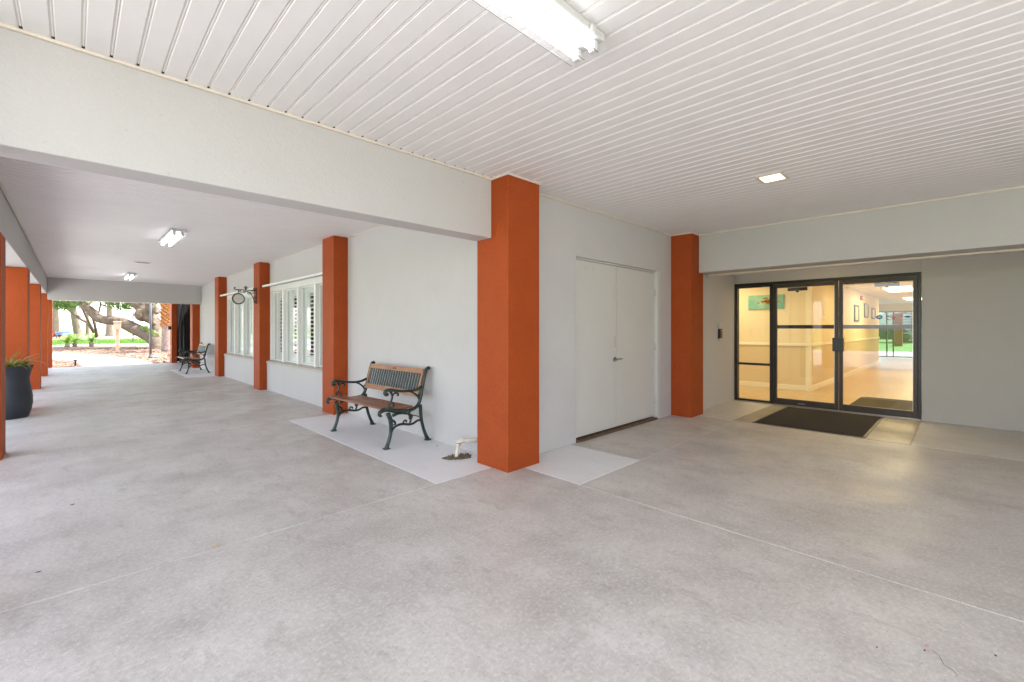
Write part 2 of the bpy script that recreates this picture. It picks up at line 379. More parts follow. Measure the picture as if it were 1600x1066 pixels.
tag(build('driveway_kerb', k, 'kerb', org=(0,0,-.06)), kind='structure')
# white path beyond the far opening, beds either side
tag(build('garden_path', MB().prism([(.25,22.46),(2.35,22.46),(2.15,24.2),(2.05,26.6),(1.55,29.5),(.9,33),(-.2,36.0),(-1.6,37),(-9,37.5),(-9,31),(-2.5,30.6),(-.6,29.6),(.15,27.4),(.35,25)], -.058, -.03), 'path', org=(0,24,-.058)), kind='structure')
tag(build('left_mulch_bed', MB().prism([(-9,22.9),(.24,22.46),(.34,25),(.14,27.4),(-.62,29.55),(-2.5,30.5),(-9,30.9)], -.058, -.036), 'mulch', org=(-2,26,-.058)), kind='structure')
tag(build('right_mulch_bed', MB().prism([(2.36,22.46),(10,22.46),(10,46),(5.2,46),(3.4,51),(-1.2,50),(-9,48),(-9,37.6),(-1.6,37.1),(-.19,36.1),(.92,33.1),(1.57,29.55),(2.07,26.6),(2.17,24.2)], -.058, -.040), 'mulch', org=(2,35,-.058)), kind='structure')
tag(build('far_sidewalk', MB().prism([(-9,48.1),(-1.2,50.1),(3.3,51.1),(5.1,46.6),(12,46.4),(12,49.5),(6.2,49.6),(3.8,54.4),(-1.6,53.2),(-9,51)], -.058, -.030), 'path', org=(0,50,-.058)), kind='structure')
tag(build('far_road', MB().prism([(-60,92),(60,92),(60,104),(-60,104)], -.058, -.03), 'path', org=(0,98,-.058)), kind='structure')
# scattered bark chips
def chips(name, region, n, parent=None, size=.035, m='chip'):
    mb = MB()
    for i in range(n):
        x = random.uniform(region[0], region[1]); y = random.uniform(region[2], region[3])
        if region[4] and not region[4](x, y): continue
        s = size*random.uniform(.6,1.9); rot = Matrix.Rotation(random.random()*6.28,3,'Z') @ Matrix.Rotation(random.uniform(-.6,.6),3,'X')
        mb.obox((x,y,-.03), (s*2.2,s,s*.5), rot)
    return tag(build(name, mb, m, org=(0,0,0)), kind='stuff', label='loose brown bark chips and dry leaves scattered over the mulch bed', cat='bark mulch')
o = chips('bark_chips', (-3,.22,22.55,28.5,lambda x,y: x < .2-.02*(y-22)**1.3 if y < 27 else x < -.3), 1200)
o['label'] = 'loose bark chips on the small mulch bed left of the white path'
o = chips('bark_chips', (-2,6,22.6,44,lambda x,y: x > 2.3-(y-22)*.02 if y < 27 else x > 2.1-(y-27)*.30+.0), 4500, size=.045)
o['label'] = 'loose bark chips and dry leaves round the oak right of the white path'

# ================================================================== CEILINGS
P0 = .1112; GW = .013
def board_profile(w, flip=1):
    h = w/2
    return [(-h,.0), (-h+.005,-.0035), (h-.005,-.0035), (h,.0), (h,.003), (-h,.003)]
pc = tag(build('porch_ceiling', MB().box(-.94, 9.2, -3.6, 3.5, CEIL+.007, CEIL+.2), 'deck', org=(0,0,CEIL)), kind='structure')
mb = MB(); mb.ext([(a, CEIL+.0035+b) for a,b in board_profile(P0-GW)], -3.5, 3.288, 'y')
b0 = build('board', mb, 'soffit', pc)
k0 = -6
b0.location.x = -.186 + P0/2
for k in range(k0, 65):
    x = -.186 + P0*(k+.5)
    if k == 0 or x > 7.02: continue
    inst(b0, pc, (x, 0, 0), 'board')
mb = MB()
for k in range(k0, 65):
    x = -.186 + P0*k
    if x > 6.9: continue
    yb = 3.283 if x < 2.95 else (3.05 if x < 3.41 else 3.275)
    mb.disc((x, yb-.014, CEIL+.007), .016, 'z', .003, 10, rx=.010)
tag(build('groove_end_hole', mb, 'hole', pc), kind='stuff')
# narrow bead inside each groove
mb = MB()
for k in range(k0, 65):
    x = -.186 + P0*k
    if x > 6.98: continue
    mb.box(x-.0022, x+.0022, -3.5, 3.25, CEIL+.002, CEIL+.0072)
tag(build('groove_bead', mb, 'bead', pc), kind='stuff')
# J-trim round the porch ceiling
def trim(x0,x1,y0,y1,parent,z=CEIL,h=.016): return build('trim', MB().box(x0,x1,y0,y1,z-h,z+.001), 'trim', parent, bevel=.004)
trim(-.53,2.95,3.268,3.290,pc); trim(3.41,6.78,3.256,3.279,pc); trim(7.028,7.052,-3.5,2.94,pc)
trim(2.935,2.953,3.05,3.29,pc); trim(2.935,3.424,3.036,3.053,pc); trim(3.408,3.424,3.053,3.256,pc)
trim(6.764,6.783,2.94,3.256,pc); trim(6.764,7.05,2.936,2.953,pc)
cc = tag(build('corridor_ceiling', MB().box(-.92, 3.6, 3.52, 22.5, CEIL+.014, CEIL+.2), 'deck', org=(0,0,CEIL)), kind='structure')
mb = MB(); mb.ext([(a, CEIL+.0035+b) for a,b in board_profile(P0-.018)], -.56, 3.19, 'x')
b1 = build('board', mb, 'soffit', cc); first = True
y = 3.53 + P0/2
while y < 22.1:
    if y < 18.6 or y > 18.93:
        if first: b1.location.y = y; first = False
        else: inst(b1, cc, (0, y, 0), 'board')
    y += P0
trim(-.538,-.52,3.53,18.6,cc); trim(3.14,3.158,7.52,18.6,cc); trim(3.16,3.178,3.55,7.02,cc); trim(-.53,3.1,3.522,3.54,cc)
tag(build('building_roof', MB().prism([(-.99,-3.7),(9.3,-3.7),(9.3,-.8),(28.2,-.8),(28.2,6.3),(9.3,6.3),(9.3,22.6),(-1.1,22.6)], CEIL+.21, CEIL+.5), 'roof'), 'flat grey roof slab over the porch and covered walk', 'roof')
# ================================================================== COLUMNS
def column(name, x0, x1, y0, y1, z1, label, group='burnt orange square columns'):
    return tag(build(name, MB().box(x0,x1,y0,y1,-.01,z1), 'orange', bevel=.007), label, 'column', group)
column('column', 2.955, 3.405, 3.058, 3.515, CEIL+.005, 'large burnt orange column at the inner corner, nearest to the camera')
column('column', 6.785, 7.243, 2.958, 3.30, CEIL+.005, 'burnt orange column between the grey metal double door and the glass entrance')
wall_cols = [(7.05,'burnt orange wall column beside the near wooden bench'),
             (11.02,'burnt orange wall column between the two windows, carrying the clock bracket'),
             (14.98,'burnt orange wall column between the far window and the far bench')]
for y,lab in wall_cols: column('column', 2.95, 3.40, y, y+.45, CEIL+.005, lab)
column('column', 2.95, 3.40, 18.86, 19.31, CEIL, 'burnt orange column just behind the far bench')
column('column', 2.785, 2.955, 22.2, 22.65, 2.36, 'burnt orange column right of the garden opening, beside the dark gate')
left_cols = [(3.06,'burnt orange column where the wide white beam meets the open side, outside the frame'),
             (7.05,'burnt orange column cut off by the left edge of the photo'),
             (10.9,'burnt orange column directly behind the slate planter'),
             (14.75,'third burnt orange column from the left edge along the open side'),
             (18.6,'fourth burnt orange column from the left edge along the open side'),
             (22.5,'dark burnt orange column at the left edge of the garden opening')]
for y,lab in left_cols: column('column', -.99, -.54, y, y+.45, 2.385, lab)
for y in (-3.6,): tag(column('column', -.99, -.54, y, y+.45, CEIL, ''), 'burnt orange driveway side column behind the camera')
# ================================================================== BEAMS AND WALLS
def beam(name, x0,x1,y0,y1,z0,z1,label,cat='beam',m='beam',bev=.006): return tag(build(name, MB().box(x0,x1,y0,y1,z0,z1), m, bevel=bev), label, cat)
beam('cross_beam', -.545, 2.953, 3.29, 3.522, 2.274, CEIL+.012, 'wide off-white beam spanning from the large corner column to the left edge')
beam('side_beam', -.93, -.547, 3.06, 22.98, 2.388, CEIL+.012, 'long pale beam over the row of orange columns on the open side')
bm_far = beam('far_beam', -.545, 3.158, 18.60, 18.84, 2.216, CEIL+.012, 'pale grey beam across the far end of the walkway')
beam('garden_beam', -.545, 3.36, 22.12, 22.42, 2.36, CEIL+.012, 'thin pale beam edge over the bright garden opening')
hd = beam('entrance_header', 7.052, 7.50, -3.5, 2.953, 2.258, CEIL+.012, 'off-white header beam in front of the glass entrance')
build('trim', MB().box(7.40,7.515,-3.5,2.955,2.236,2.2575), 'trim', hd, bevel=.003)
def wall(name, boxes, label, m='wall', bev=.004):
    mb = MB()
    for b in boxes: mb.box(*b)
    return tag(build(name, mb, m, bevel=bev), label, 'wall')
wall('wall', [(3.182,3.40,3.517,7.048,-.01,CEIL+.01)], 'plain white stucco wall behind the near bench')
wall('wall', [(3.16,3.40,15.432,18.858,-.01,CEIL+.01)], 'plain white stucco wall behind the far bench')
wall('wall', [(3.407,4.31,3.281,3.48,-.01,CEIL+.01),(6.40,6.783,3.281,3.48,-.01,CEIL+.01),(4.31,6.40,3.281,3.48,2.25,CEIL+.01)], 'white stucco wall around the grey metal double door', bev=0)
wall('wall', [(7.245,9.048,3.103,3.30,-.01,2.70)], 'short side wall of the entrance recess with the keypad')
wall('wall', [(9.05,9.25,.452,3.30,2.226,2.70),(9.05,9.25,-3.5,.450,-.01,2.70)], 'grey wall right of the glass entrance doors', bev=0, m='entrywall')
tag(build('recess_ceiling', MB().box(7.502,9.25,-3.5,3.10,2.702,2.80), 'soffit'), kind='structure')
# bay walls under and over each window
for i,(a,b) in enumerate(((7.502,11.018),(11.472,14.978))):
    w = ['near','far'][i]
    wall('wall', [(3.10,3.36,a,b,-.01,.598)], 'low white wall below the %s window' % w)
    wall('wall', [(3.16,3.36,a,b,2.372,CEIL+.01)], 'upper white wall band above the %s window' % w)
# rooms behind (dim), outer shell
sh = MB()
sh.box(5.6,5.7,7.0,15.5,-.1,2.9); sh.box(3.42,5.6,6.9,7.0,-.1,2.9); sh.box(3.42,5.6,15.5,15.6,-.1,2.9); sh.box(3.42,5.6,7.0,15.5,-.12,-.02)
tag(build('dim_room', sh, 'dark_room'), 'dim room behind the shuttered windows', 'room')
wall('wall', [(9.05,9.25,3.302,22.4,-.1,CEIL+.2)], 'outer building wall hidden behind the door wall')
wall('wall', [(3.6,9.24,-3.7,-3.502,-.01,CEIL+.005)], 'unseen porch side wall right of and behind the camera, added to block light')  # out of view; added to keep rear light off the entrance side
# dark gated alcove beside the far bench
al = thing('dark_gate', (3.3,22.6,0), 'black gated alcove with grey conduit beside the far orange column', 'gate')
build('backing', MB().box(2.96,3.75,23.0,23.05,0,2.86), 'gate', al); build('side', MB().box(3.72,3.77,19.32,23.0,0,2.86), 'gate', al)
for i in range(7):
    build('bar', MB().box(2.99+i*.115,3.01+i*.115,22.52,22.54,0,2.35), 'gate', al)
build('conduit', MB().tube([(3.10,22.46,0),(3.10,22.46,1.0),(3.10,22.46,1.8),(3.13,22.46,2.15),(3.17,22.46,2.36)], .04, 10), 'pipe_grey', al, smooth=True)
build('conduit', MB().tube([(3.22,22.46,0),(3.22,22.46,1.5)], .025, 8), 'pipe_grey', al, smooth=True)
tag(build('switch_box', MB().box(2.69,2.783,22.3,22.42,1.33,1.47), 'black', bevel=.004), 'small black box fixed on the far right orange column', 'switch box')

# ================================================================== WINDOWS
def window(y0, label):
    y1 = y0 + 3.516
    t = thing('window', (3.2, (y0+y1)/2, .6), label, 'window', 'four-pane windows with white shutters and hood boards')
    build('sill', MB().ext([(3.085,.60),(3.30,.60),(3.30,.665),(3.16,.665),(3.085,.640)], y0, y1, 'y'), 'sill', t, bevel=.004)
    # hood board, slightly sloped
    build('hood', MB().ext([(2.955,2.282),(3.158,2.325),(3.158,2.372),(2.955,2.325)], y0, y1-.19 if y0 < 9 else y1-.19, 'y'), 'white', t, bevel=.006)
    f = MB(); f.box(3.165,3.30,y0,y1,2.20,2.322); f.box(3.165,3.30,y0,y0+.07,.666,2.20); f.box(3.165,3.30,y1-.07,y1,.666,2.20)
    build('frame', f, 'white', t, bevel=.004)
    ys = [y0+.07] + [y0+3.516*k/4 for k in (1,2,3)] + [y1-.07]
    for k in (1,2,3): build('mullion', MB().box(3.155,3.30,ys[k]-.042,ys[k]+.042,.666,2.20), 'white', t, bevel=.005)
    for k in range(4):
        a = ys[k] + (.042 if k else 0); b = ys[k+1] - (.042 if k < 3 else 0)
        fr = MB(); e = .028
        fr.box(3.225,3.262,a,a+e,.667,2.199); fr.box(3.225,3.262,b-e,b,.667,2.199); fr.box(3.225,3.262,a+e,b-e,.667,.667+e); fr.box(3.225,3.262,a+e,b-e,2.199-e,2.199)
        build('sash', fr, 'white', t)
        build('pane', MB().box(3.240,3.246,a+e,b-e,.667+e,2.199-e), 'winglass', t)
        # shutter panel: solid stiles and rails round a tall louvred slot
        sh = MB(); w = b-a; s0 = a+.33*w; s1 = a+.62*w
        sh.box(3.266,3.292,a,s0,.667,2.199); sh.box(3.266,3.292,s1,b,.667,2.199); sh.box(3.266,3.292,s0,s1,.667,.86); sh.box(3.266,3.292,s0,s1,2.05,2.199)
        sp = build('shutter', sh, 'shutter', t, bevel=.003)
        for j in range(15):
            z = .90 + j*(1.12/14)
            build('slat', MB().obox((3.280,(s0+s1)/2,z),(.026,s1-s0,.026),Matrix.Rotation(R(12),3,'Y')), 'shutter', sp)
    return t
window(7.502, 'near four-pane white window with louvred shutters, between the bench column and the clock column')
window(11.472, 'far four-pane white window with louvred shutters, partly behind the hanging clock')

# ================================================================== METAL DOUBLE DOOR
dd = thing('metal_double_door', (5.35,3.32,0), 'pale grey flush metal double door in the white wall', 'door')
f = MB(); f.box(6.32,6.398,3.272,3.38,0,2.248); f.box(4.312,6.32,3.312,3.38,2.228,2.248)
build('frame', f, 'door', dd, bevel=.003)
build('door_leaf', MB().box(4.316,5.262,3.318,3.362,.045,2.222), 'door', dd, bevel=.003)
build('door_leaf', MB().box(5.275,6.314,3.322,3.366,.045,2.222), 'door', dd, bevel=.003)
build('threshold', MB().box(4.312,6.32,3.262,3.40,.001,.026), 'rust', dd, bevel=.004)
build('backing', MB().box(4.2,6.45,3.50,3.52,0,2.3), 'gate', dd)
for z in (.27,1.10,1.92):
    h = build('hinge', MB().tube([(6.318,3.305,z-.055),(6.318,3.305,z+.055)], .011, 10, smooth=1), 'grey_plastic', dd, smooth=True)
    build('hinge_leaf', MB().box(6.29,6.316,3.312,3.318,z-.05,z+.05), 'grey_plastic', dd)
lk = build('lock_plate', MB().box(5.205,5.235,3.308,3.318,1.12,1.27), 'grey_plastic', dd, bevel=.003)
for z in (1.135,1.255): build('screw', MB().disc((5.22,3.306,z), .006, 'y', .005, 10), 'steel', lk)
hn = build('handle', MB().disc((5.21,3.312,.962), .034, 'y', .014, 24), 'steel', dd, bevel=.003)
build('lever', MB().tube([(5.21,3.306,.962),(5.21,3.262,.962),(5.20,3.255,.962),(5.13,3.253,.955),(5.095,3.258,.945)], [.011,.011,.011,.010,.007], 10), 'steel', hn, smooth=True)
build('lever', MB().tube([(5.21,3.262,.962),(5.29,3.256,.968),(5.318,3.262,.965)], [.011,.010,.007], 10), 'steel', hn, smooth=True)
sc = MB()
for x in (4.55,4.72): sc.disc((x,3.316,2.14), .004, 'y', .004, 8)
tag(build('screw', sc, 'black', dd), kind='stuff')

# ================================================================== GLASS ENTRANCE
sf = thing('storefront_frame', (9.08,1.78,0), 'dark bronze entrance frame holding the narrow glass sidelight and the two doors', 'door frame')
f = MB(); X0,X1 = 9.035,9.14
f.box(X0,X1,.456,3.10,2.172,2.224); f.box(X0,X1,.456,.492,0,2.172); f.box(X0,X1,3.045,3.10,0,2.172)
f.box(X0,X1,2.432,2.492,0,2.172)
build('frame', f, 'bronze_dark', sf, bevel=.003)
for za, zb in ((.692,.735),(.017,.05),(2.14,2.171)): build('sidelight_rail', MB().box(9.05,9.12,2.493,3.044,za,zb), 'bronze_dark', sf, bevel=.003)
build('pane', MB().box(9.083,9.089,2.492,3.045,.05,.692), 'glass', sf); build('pane', MB().box(9.083,9.089,2.492,3.045,.735,2.14), 'glass', sf)
build('threshold', MB().box(9.02,9.16,.456,3.10,.001,.016), 'steel', sf)
def gdoor(ya, yb, label, pull_y, side):
    t = thing('glass_door', (9.08,(ya+yb)/2,.02), label, 'door')
    w = .052; f = MB(); x0,x1 = 9.045,9.09
    f.box(x0,x1,ya,ya+w,.02,2.168); f.box(x0,x1,yb-w,yb,.02,2.168); f.box(x0,x1,ya+w,yb-w,.02,.125); f.box(x0,x1,ya+w,yb-w,2.105,2.168)
    build('stile_frame', f, 'bronze', t, bevel=.003)
    build('pane', MB().box(9.066,9.072,ya+w,yb-w,.125,2.105), 'glass', t)
    build('push_bar', MB().box(9.074,9.11,ya+w,yb-w,1.375,1.438), 'bronze_dark', t, bevel=.006)
    h = build('handle', MB().box(8.965,9.030,pull_y-.040,pull_y+.040,1.00,1.225), 'bronze_dark', t, bevel=.008)
    build('handle_mount', MB().box(9.030,9.046,pull_y-.02,pull_y+.02,1.03,1.19), 'bronze_dark', h)
    yc = (ya+yb)/2 + side
    c = build('door_closer', MB().box(9.092,9.14,yc-.15,yc+.15,2.045,2.10), 'bronze', t, bevel=.004)
    build('closer_arm', MB().disc((9.11,yc,2.035), .022, 'x', .03, 12), 'bronze_dark', c)
    build('inner_edge', MB().box(9.046,9.09,ya+w,ya+w+.006,.13,2.10), 'steel', t)
    return t
gdl = gdoor(1.470,2.430,'left leaf of the glass entrance doors, nearer the sidelight',1.500,.12)
gdr = gdoor(.494,1.462,'right leaf of the glass entrance doors, with round stickers',1.430,-.12)
build('lock_box', MB().box(9.012,9.045,1.412,1.458,1.38,1.60), 'bronze_dark', gdr, bevel=.004)
build('mail_slot', MB().box(9.040,9.045,1.95,2.05,.055,.066), 'steel', gdl)
# stickers on the right leaf
xd = 9.0645
build('round_sticker', MB().disc((xd,.945,1.555), .032, 'x', .001, 24, rx=.040), 'decal_blue', gdr)
build('sticker_mark', MB().disc((xd-.001,.945,1.556), .012, 'x', .001, 16, rx=.022), 'decal_white', gdr)
def ring(cy, cz, ro, ri):
    mb = MB(); n = 28; vs = []
    for r in (ro, ri):
        for k in range(n): a = 6.2832*k/n; vs.append((xd-.0005, cy+r*1.25*math.cos(a), cz+r*math.sin(a)))
    return mb.add(vs, [(k,(k+1)%n,(k+1)%n+n,k+n) for k in range(n)])
rg = ring(.805,1.548,.042,.034)
rg.obox((xd-.0005,.805,1.548),(.001,.10,.008),Matrix.Rotation(R(35),3,'X'))
build('prohibition_sticker', rg, 'decal_red', gdr)
gm = MB(); gm.box(xd-.0012,xd-.0004,.775,.835,1.552,1.562); gm.box(xd-.0012,xd-.0004,.775,.788,1.530,1.552)
build('sticker_mark', gm, 'decal_red', gdr)
tx = MB(); random.seed(3)
yy = .895
while yy > .62:
    w = random.uniform(.010,.018); tx.box(xd-.001,xd,yy-w,yy,1.612,1.624); yy -= w + .005
for z in (1.588,1.570,1.552,1.534):
    yy = .735
    while yy > .665: w = random.uniform(.006,.012); tx.box(xd-.001,xd,yy-w,yy,z,z+.008); yy -= w+.004
build('printed_line', tx, 'decal_pink', gdr)
build('oval_sticker', MB().disc((xd,.612,1.557), .016, 'x', .001, 20, rx=.034), 'decal_blue', gdr)
# keypad
kp = thing('keypad', (8.26,3.10,1.2), 'white and black card reader on the recess side wall', 'card reader')
build('upper_box', MB().box(8.215,8.275,3.072,3.102,1.375,1.47), 'grey_plastic', kp, bevel=.004)
build('reader', MB().box(8.235,8.325,3.055,3.102,1.20,1.372), 'black', kp, bevel=.006)
build('status_light', MB().box(8.25,8.28,3.051,3.0555,1.33,1.345), 'grey_plastic', kp)
# mats
mt = thing('door_mat', (8.0,1.53,0), 'dark brown rectangular mat in front of the glass doors', 'mat')
build('pile', MB().box(7.12,8.90,.905,2.155,.002,.013), 'rubber', mt, bevel=.004)
mb = MB(); mb.box(7.09,7.12,.875,2.185,.001,.007); mb.box(8.90,8.93,.875,2.185,.001,.007); mb.box(7.12,8.90,.875,.905,.001,.007); mb.box(7.12,8.90,2.155,2.185,.001,.007)
build('border', mb, 'black', mt)

# ================================================================== INTERIOR HALL
tag(build('hall_floor', MB().box(9.14,28,-.6,6,-.1,-.001), 'infloor'), kind='structure')
tag(build('hall_ceiling', MB().box(9.25,28,-.6,6,2.56,2.66), 'inceil'), kind='structure')
gr = MB()
for i in range(28): gr.box(9.6+i*.61,9.612+i*.61,-.6,6,2.555,2.5598)
for i in range(10): gr.box(9.25,28,-.4+i*.61,-.388+i*.61,2.5552,2.5596)
tag(build('ceiling_grid', gr, 'inrail'), 'thin white grid bars of the hall ceiling tiles', 'ceiling grid')
def inwall(boxes_low, label, pts, axis):
    t = thing('hall_wall', pts, label, 'wall'); return t
t = thing('hall_wall', (11.5,4,0), 'cream hall wall with the teal picture, seen through the sidelight', 'wall')
build('upper_wall', MB().box(11.44,11.56,2.446,6,1.0,2.56), 'inwall', t); build('wainscot', MB().box(11.442,11.56,2.446,6,0,1.0), 'inwall2', t)
build('chair_rail', MB().box(11.415,11.44,2.42,6,.985,1.045), 'inrail', t, bevel=.006); build('baseboard', MB().box(11.42,11.44,2.425,6,0,.12), 'inrail', t, bevel=.004)
t = thing('hall_wall', (16.5,2.4,0), 'long cream hall wall hung with frames, behind the glass doors', 'wall')
build('upper_wall', MB().box(11.56,22.5,2.36,2.446,1.0,2.56), 'inwall', t)
build('corner_post', MB().box(11.436,11.56,2.352,2.446,0,2.56), 'inrail', t)
build('wainscot', MB().box(11.56,22.5,2.362,2.446,0,1.0), 'inwall2', t)
build('chair_rail', MB().box(11.43,22.5,2.335,2.36,.985,1.045), 'inrail', t, bevel=.006); build('baseboard', MB().box(11.43,22.5,2.34,2.36,0,.12), 'inrail', t, bevel=.004)
eb = MB(); eb.box(27.8,28,-.6,6,2.2,2.56); eb.box(27.8,28,3.6,6,0,2.2)
tag(build('hall_wall', eb, 'inwall'), 'cream wall above the glazed far end of the hall', 'wall')
ge_ = thing('end_glazing', (27.9,1.5,0), 'glazed screen at the far end of the hall with the lawn beyond', 'window')
for y_ in (-.6,.9,2.36,2.60,3.54): build('post', MB().box(27.86,27.94,y_,y_+.055,0,2.2), 'bronze', ge_)
for z_ in (0,2.14): build('rail', MB().box(27.865,27.935,-.6,3.6,z_,z_+.06), 'bronze', ge_)
build('pane', MB().box(27.897,27.903,-.54,3.54,.06,2.14), 'tintglass', ge_)
tag(build('hall_wall', MB().box(9.25,28,-.75,-.6,0,2.56), 'inwall'), 'cream hall wall on the hidden right side', 'wall')
tag(build('hall_wall', MB().box(9.25,28,6,6.1,0,2.56), 'inwall'), 'cream hall wall on the hidden left side', 'wall')
p = thing('picture', (11.43,3.2,1.8), 'small teal seascape with an orange shape, on the wall seen through the sidelight', 'picture')
build('canvas', MB().box(11.405,11.44,2.86,3.60,1.825,2.15), 'teal', p)
ob = MB(); random.seed(5)
for i in range(26):
    a = random.gauss(0,.11); ob.disc((11.403,3.14+a,2.0+random.gauss(0,.03)), random.uniform(.012,.03), 'x', .003, 8, rx=random.uniform(.02,.05))
build('orange_shape', ob, 'amber', p)
def wframe(x0,x1,z0,z1,fm,im,label):
    t = thing('wall_picture', ((x0+x1)/2,2.35,z0), label, 'picture')
    f = MB(); e=.05; f.box(x0,x1,2.325,2.36,z0,z0+e); f.box(x0,x1,2.325,2.36,z1-e,z1); f.box(x0,x0+e,2.325,2.36,z0+e,z1-e); f.box(x1-e,x1,2.325,2.36,z0+e,z1-e)
    build('frame', f, fm, t); build('print', MB().box(x0+e,x1-e,2.345,2.36,z0+e,z1-e), im, t)
    return t
pp = thing('paper_notice', (12.55,2.35,1.6), 'white paper notice with small reddish print inside the left door', 'notice')
build('sheet', MB().box(12.2,12.95,2.352,2.358,1.62,2.03), 'paper', pp)
mb = MB()
for i in range(9): mb.box(12.35+.04*i,12.40+.04*i+random.uniform(0,.15),2.350,2.3518,1.98-.035*i,1.994-.035*i)
build('print', mb, 'decal_pink', pp)
wframe(14.0,14.42,1.79,2.21,'frame_red','frame_red','dark red plaque on the hall wall beside the door meeting stiles')
wframe(16.87,17.66,1.59,2.10,'frame_blk','pic_a','black framed print nearest the door, seen through the right leaf')
wframe(18.8,19.6,1.74,2.22,'frame_blk','pic_a','middle black framed print down the hall')
wframe(20.5,21.3,1.72,2.12,'frame_blk','paper','pale framed print farthest down the hall')
al2 = thing('fire_alarm', (18.2,2.34,2.3), 'small red fire alarm high on the hall wall', 'alarm')
build('body', MB().box(18.0,18.32,2.30,2.36,2.29,2.42), 'red', al2, bevel=.01)
build('lens', MB().box(18.1,18.22,2.285,2.30,2.33,2.39), 'paper', al2)
def troffer(x,y,label,w=1.2,h=.6):
    t = thing('ceiling_panel_light', (x,y,2.55), label, 'ceiling light')
    build('panel', MB().box(x-w/2,x+w/2,y-h/2,y+h/2,2.535,2.5545), 'troffer', t)
    f = MB(); e=.03
    f.box(x-w/2-e,x+w/2+e,y-h/2-e,y-h/2,2.53,2.5548); f.box(x-w/2-e,x+w/2+e,y+h/2,y+h/2+e,2.53,2.5548)
    f.box(x-w/2-e,x-w/2,y-h/2,y+h/2,2.53,2.5548); f.box(x+w/2,x+w/2+e,y-h/2,y+h/2,2.53,2.5548)
    build('frame', f, 'inrail', t); return t
troffer(10.2,1.2,'lit hall ceiling panel just inside the glass doors'); troffer(10.3,3.9,'lit hall ceiling panel inside the sidelight')
troffer(13.6,1.1,'lit hall ceiling panel between the doors and the first visible one')
troffer(17.6,1.35,'lit hall ceiling panel nearest in view at the top of the right glass door',1.9,.62); troffer(23.6,1.35,'lit hall ceiling panel farther away at the top of the right glass door',1.9,.62)
im = MB(); pts = []
for cx_,cy_,a0 in ((11.15,1.30,0),(9.75,1.30,90),(9.75,-.2,180),(11.15,-.2,270)):
    for k_ in range(6): a = R(a0+k_*18); pts.append((cx_+.15*math.cos(a), cy_+.15*math.sin(a)))
tag(build('hall_mat', im.prism(pts,.0,.012), 'inmat'), 'olive mat with rounded corners inside the right glass door', 'mat')

# ================================================================== LAMPS
def wrap_lamp(cx, cy, L, along, label, z=CEIL):
    t = thing('fluorescent_light', (cx,cy,z-.1), label, 'ceiling light', 'clear-lens fluorescent ceiling lights')
    hw = .10
    def bx(a0,a1,b0,b1,z0,z1):
        return (cx+a0,cx+a1,cy+b0,cy+b1,z0,z1) if along=='x' else (cx+b0,cx+b1,cy+a0,cy+a1,z0,z1)
    h = L/2
    build('housing', MB().box(*bx(-h,h,-hw*.9,hw*.9,z-.042,z-.001)), 'grey_plastic', t, bevel=.006)
    for s in (-1,1):
        a = MB(); c = s*.05
        q0,q1 = (-h+.06, h-.06)
        pth = [(cx+q0,cy+c,z-.075),(cx+q1,cy+c,z-.075)] if along=='x' else [(cx+c,cy+q0,z-.075),(cx+c,cy+q1,z-.075)]
        build('tube', a.tube(pth, .019, 12, smooth=1), 'tube', t, smooth=True)
        for e in (-1,1): build('socket', MB().box(*bx(e*(h-.045)-.015,e*(h-.045)+.015,c-.018,c+.018,z-.10,z-.044)), 'grey_plastic', t, bevel=.003)
    # clear lens: rounded trough with closed ends
    prof = [(-hw,z-.03),(-hw,z-.085),(-hw*.82,z-.112),(0,z-.118),(hw*.82,z-.112),(hw,z-.085),(hw,z-.03)]
    mb = MB(); n = len(prof); st = [(-h-.02,.55),(-h+.015,.9),(-h+.05,1),(h-.05,1),(h-.015,.9),(h+.02,.55)]
    vs = []
    for a,sc_ in st:
        for (b,zz) in prof:
            zz2 = z-.03 + (zz-(z-.03))*sc_; b2 = b*(.7+.3*sc_)
            vs.append((cx+a,cy+b2,zz2) if along=='x' else (cx+b2,cy+a,zz2))
    fs = [(i*n+j,i*n+j+1,(i+1)*n+j+1,(i+1)*n+j) for i in range(len(st)-1) for j in range(n-1)] + [tuple(range(n)), tuple((len(st)-1)*n+j for j in range(n))[::-1]]
    build('lens', mb.add(vs,fs), 'lens', t, smooth=False)
    for sgn in (-1,0,1): build('lens_rib', MB().box(*bx(-h+.05,h-.05,sgn*hw*.82-.002,sgn*hw*.82+.002,z-(.119 if sgn==0 else .1135),z-(.117 if sgn==0 else .110))), 'greymark', t)
    for e in np.linspace(-h+.12,h-.12,4):
        for s in (-1,1): build('clip', MB().box(*bx(e-.012,e+.012,s*hw-.006 if s>0 else s*hw-.008,s*hw+.008 if s>0 else s*hw+.006,z-.055,z-.02)), 'grey_plastic', t)
    return t
wrap_lamp(1.25,1.355,1.30,'x','lit fluorescent ceiling light cropped by the top edge of the photo')
wrap_lamp(1.11,8.82,1.32,'y','lit fluorescent light in the middle of the walkway ceiling')
wrap_lamp(1.11,16.2,1.32,'y','small lit fluorescent light farthest along the walkway ceiling')
rl = thing('recessed_light', (4.89,1.325,CEIL), 'square warm recessed light in the white porch ceiling', 'ceiling light')
f = MB(); f.box(4.755,5.025,1.205,1.235,CEIL-.008,CEIL+.002); f.box(4.755,5.025,1.415,1.445,CEIL-.008,CEIL+.002); f.box(4.755,4.79,1.235,1.415,CEIL-.008,CEIL+.002); f.box(4.99,5.025,1.235,1.415,CEIL-.008,CEIL+.002)
build('frame', f, 'trim', rl, bevel=.002); build('panel', MB().box(4.79,4.99,1.235,1.415,CEIL-.004,CEIL+.001), 'warm_lamp', rl)
rl2 = copy_tree(rl)
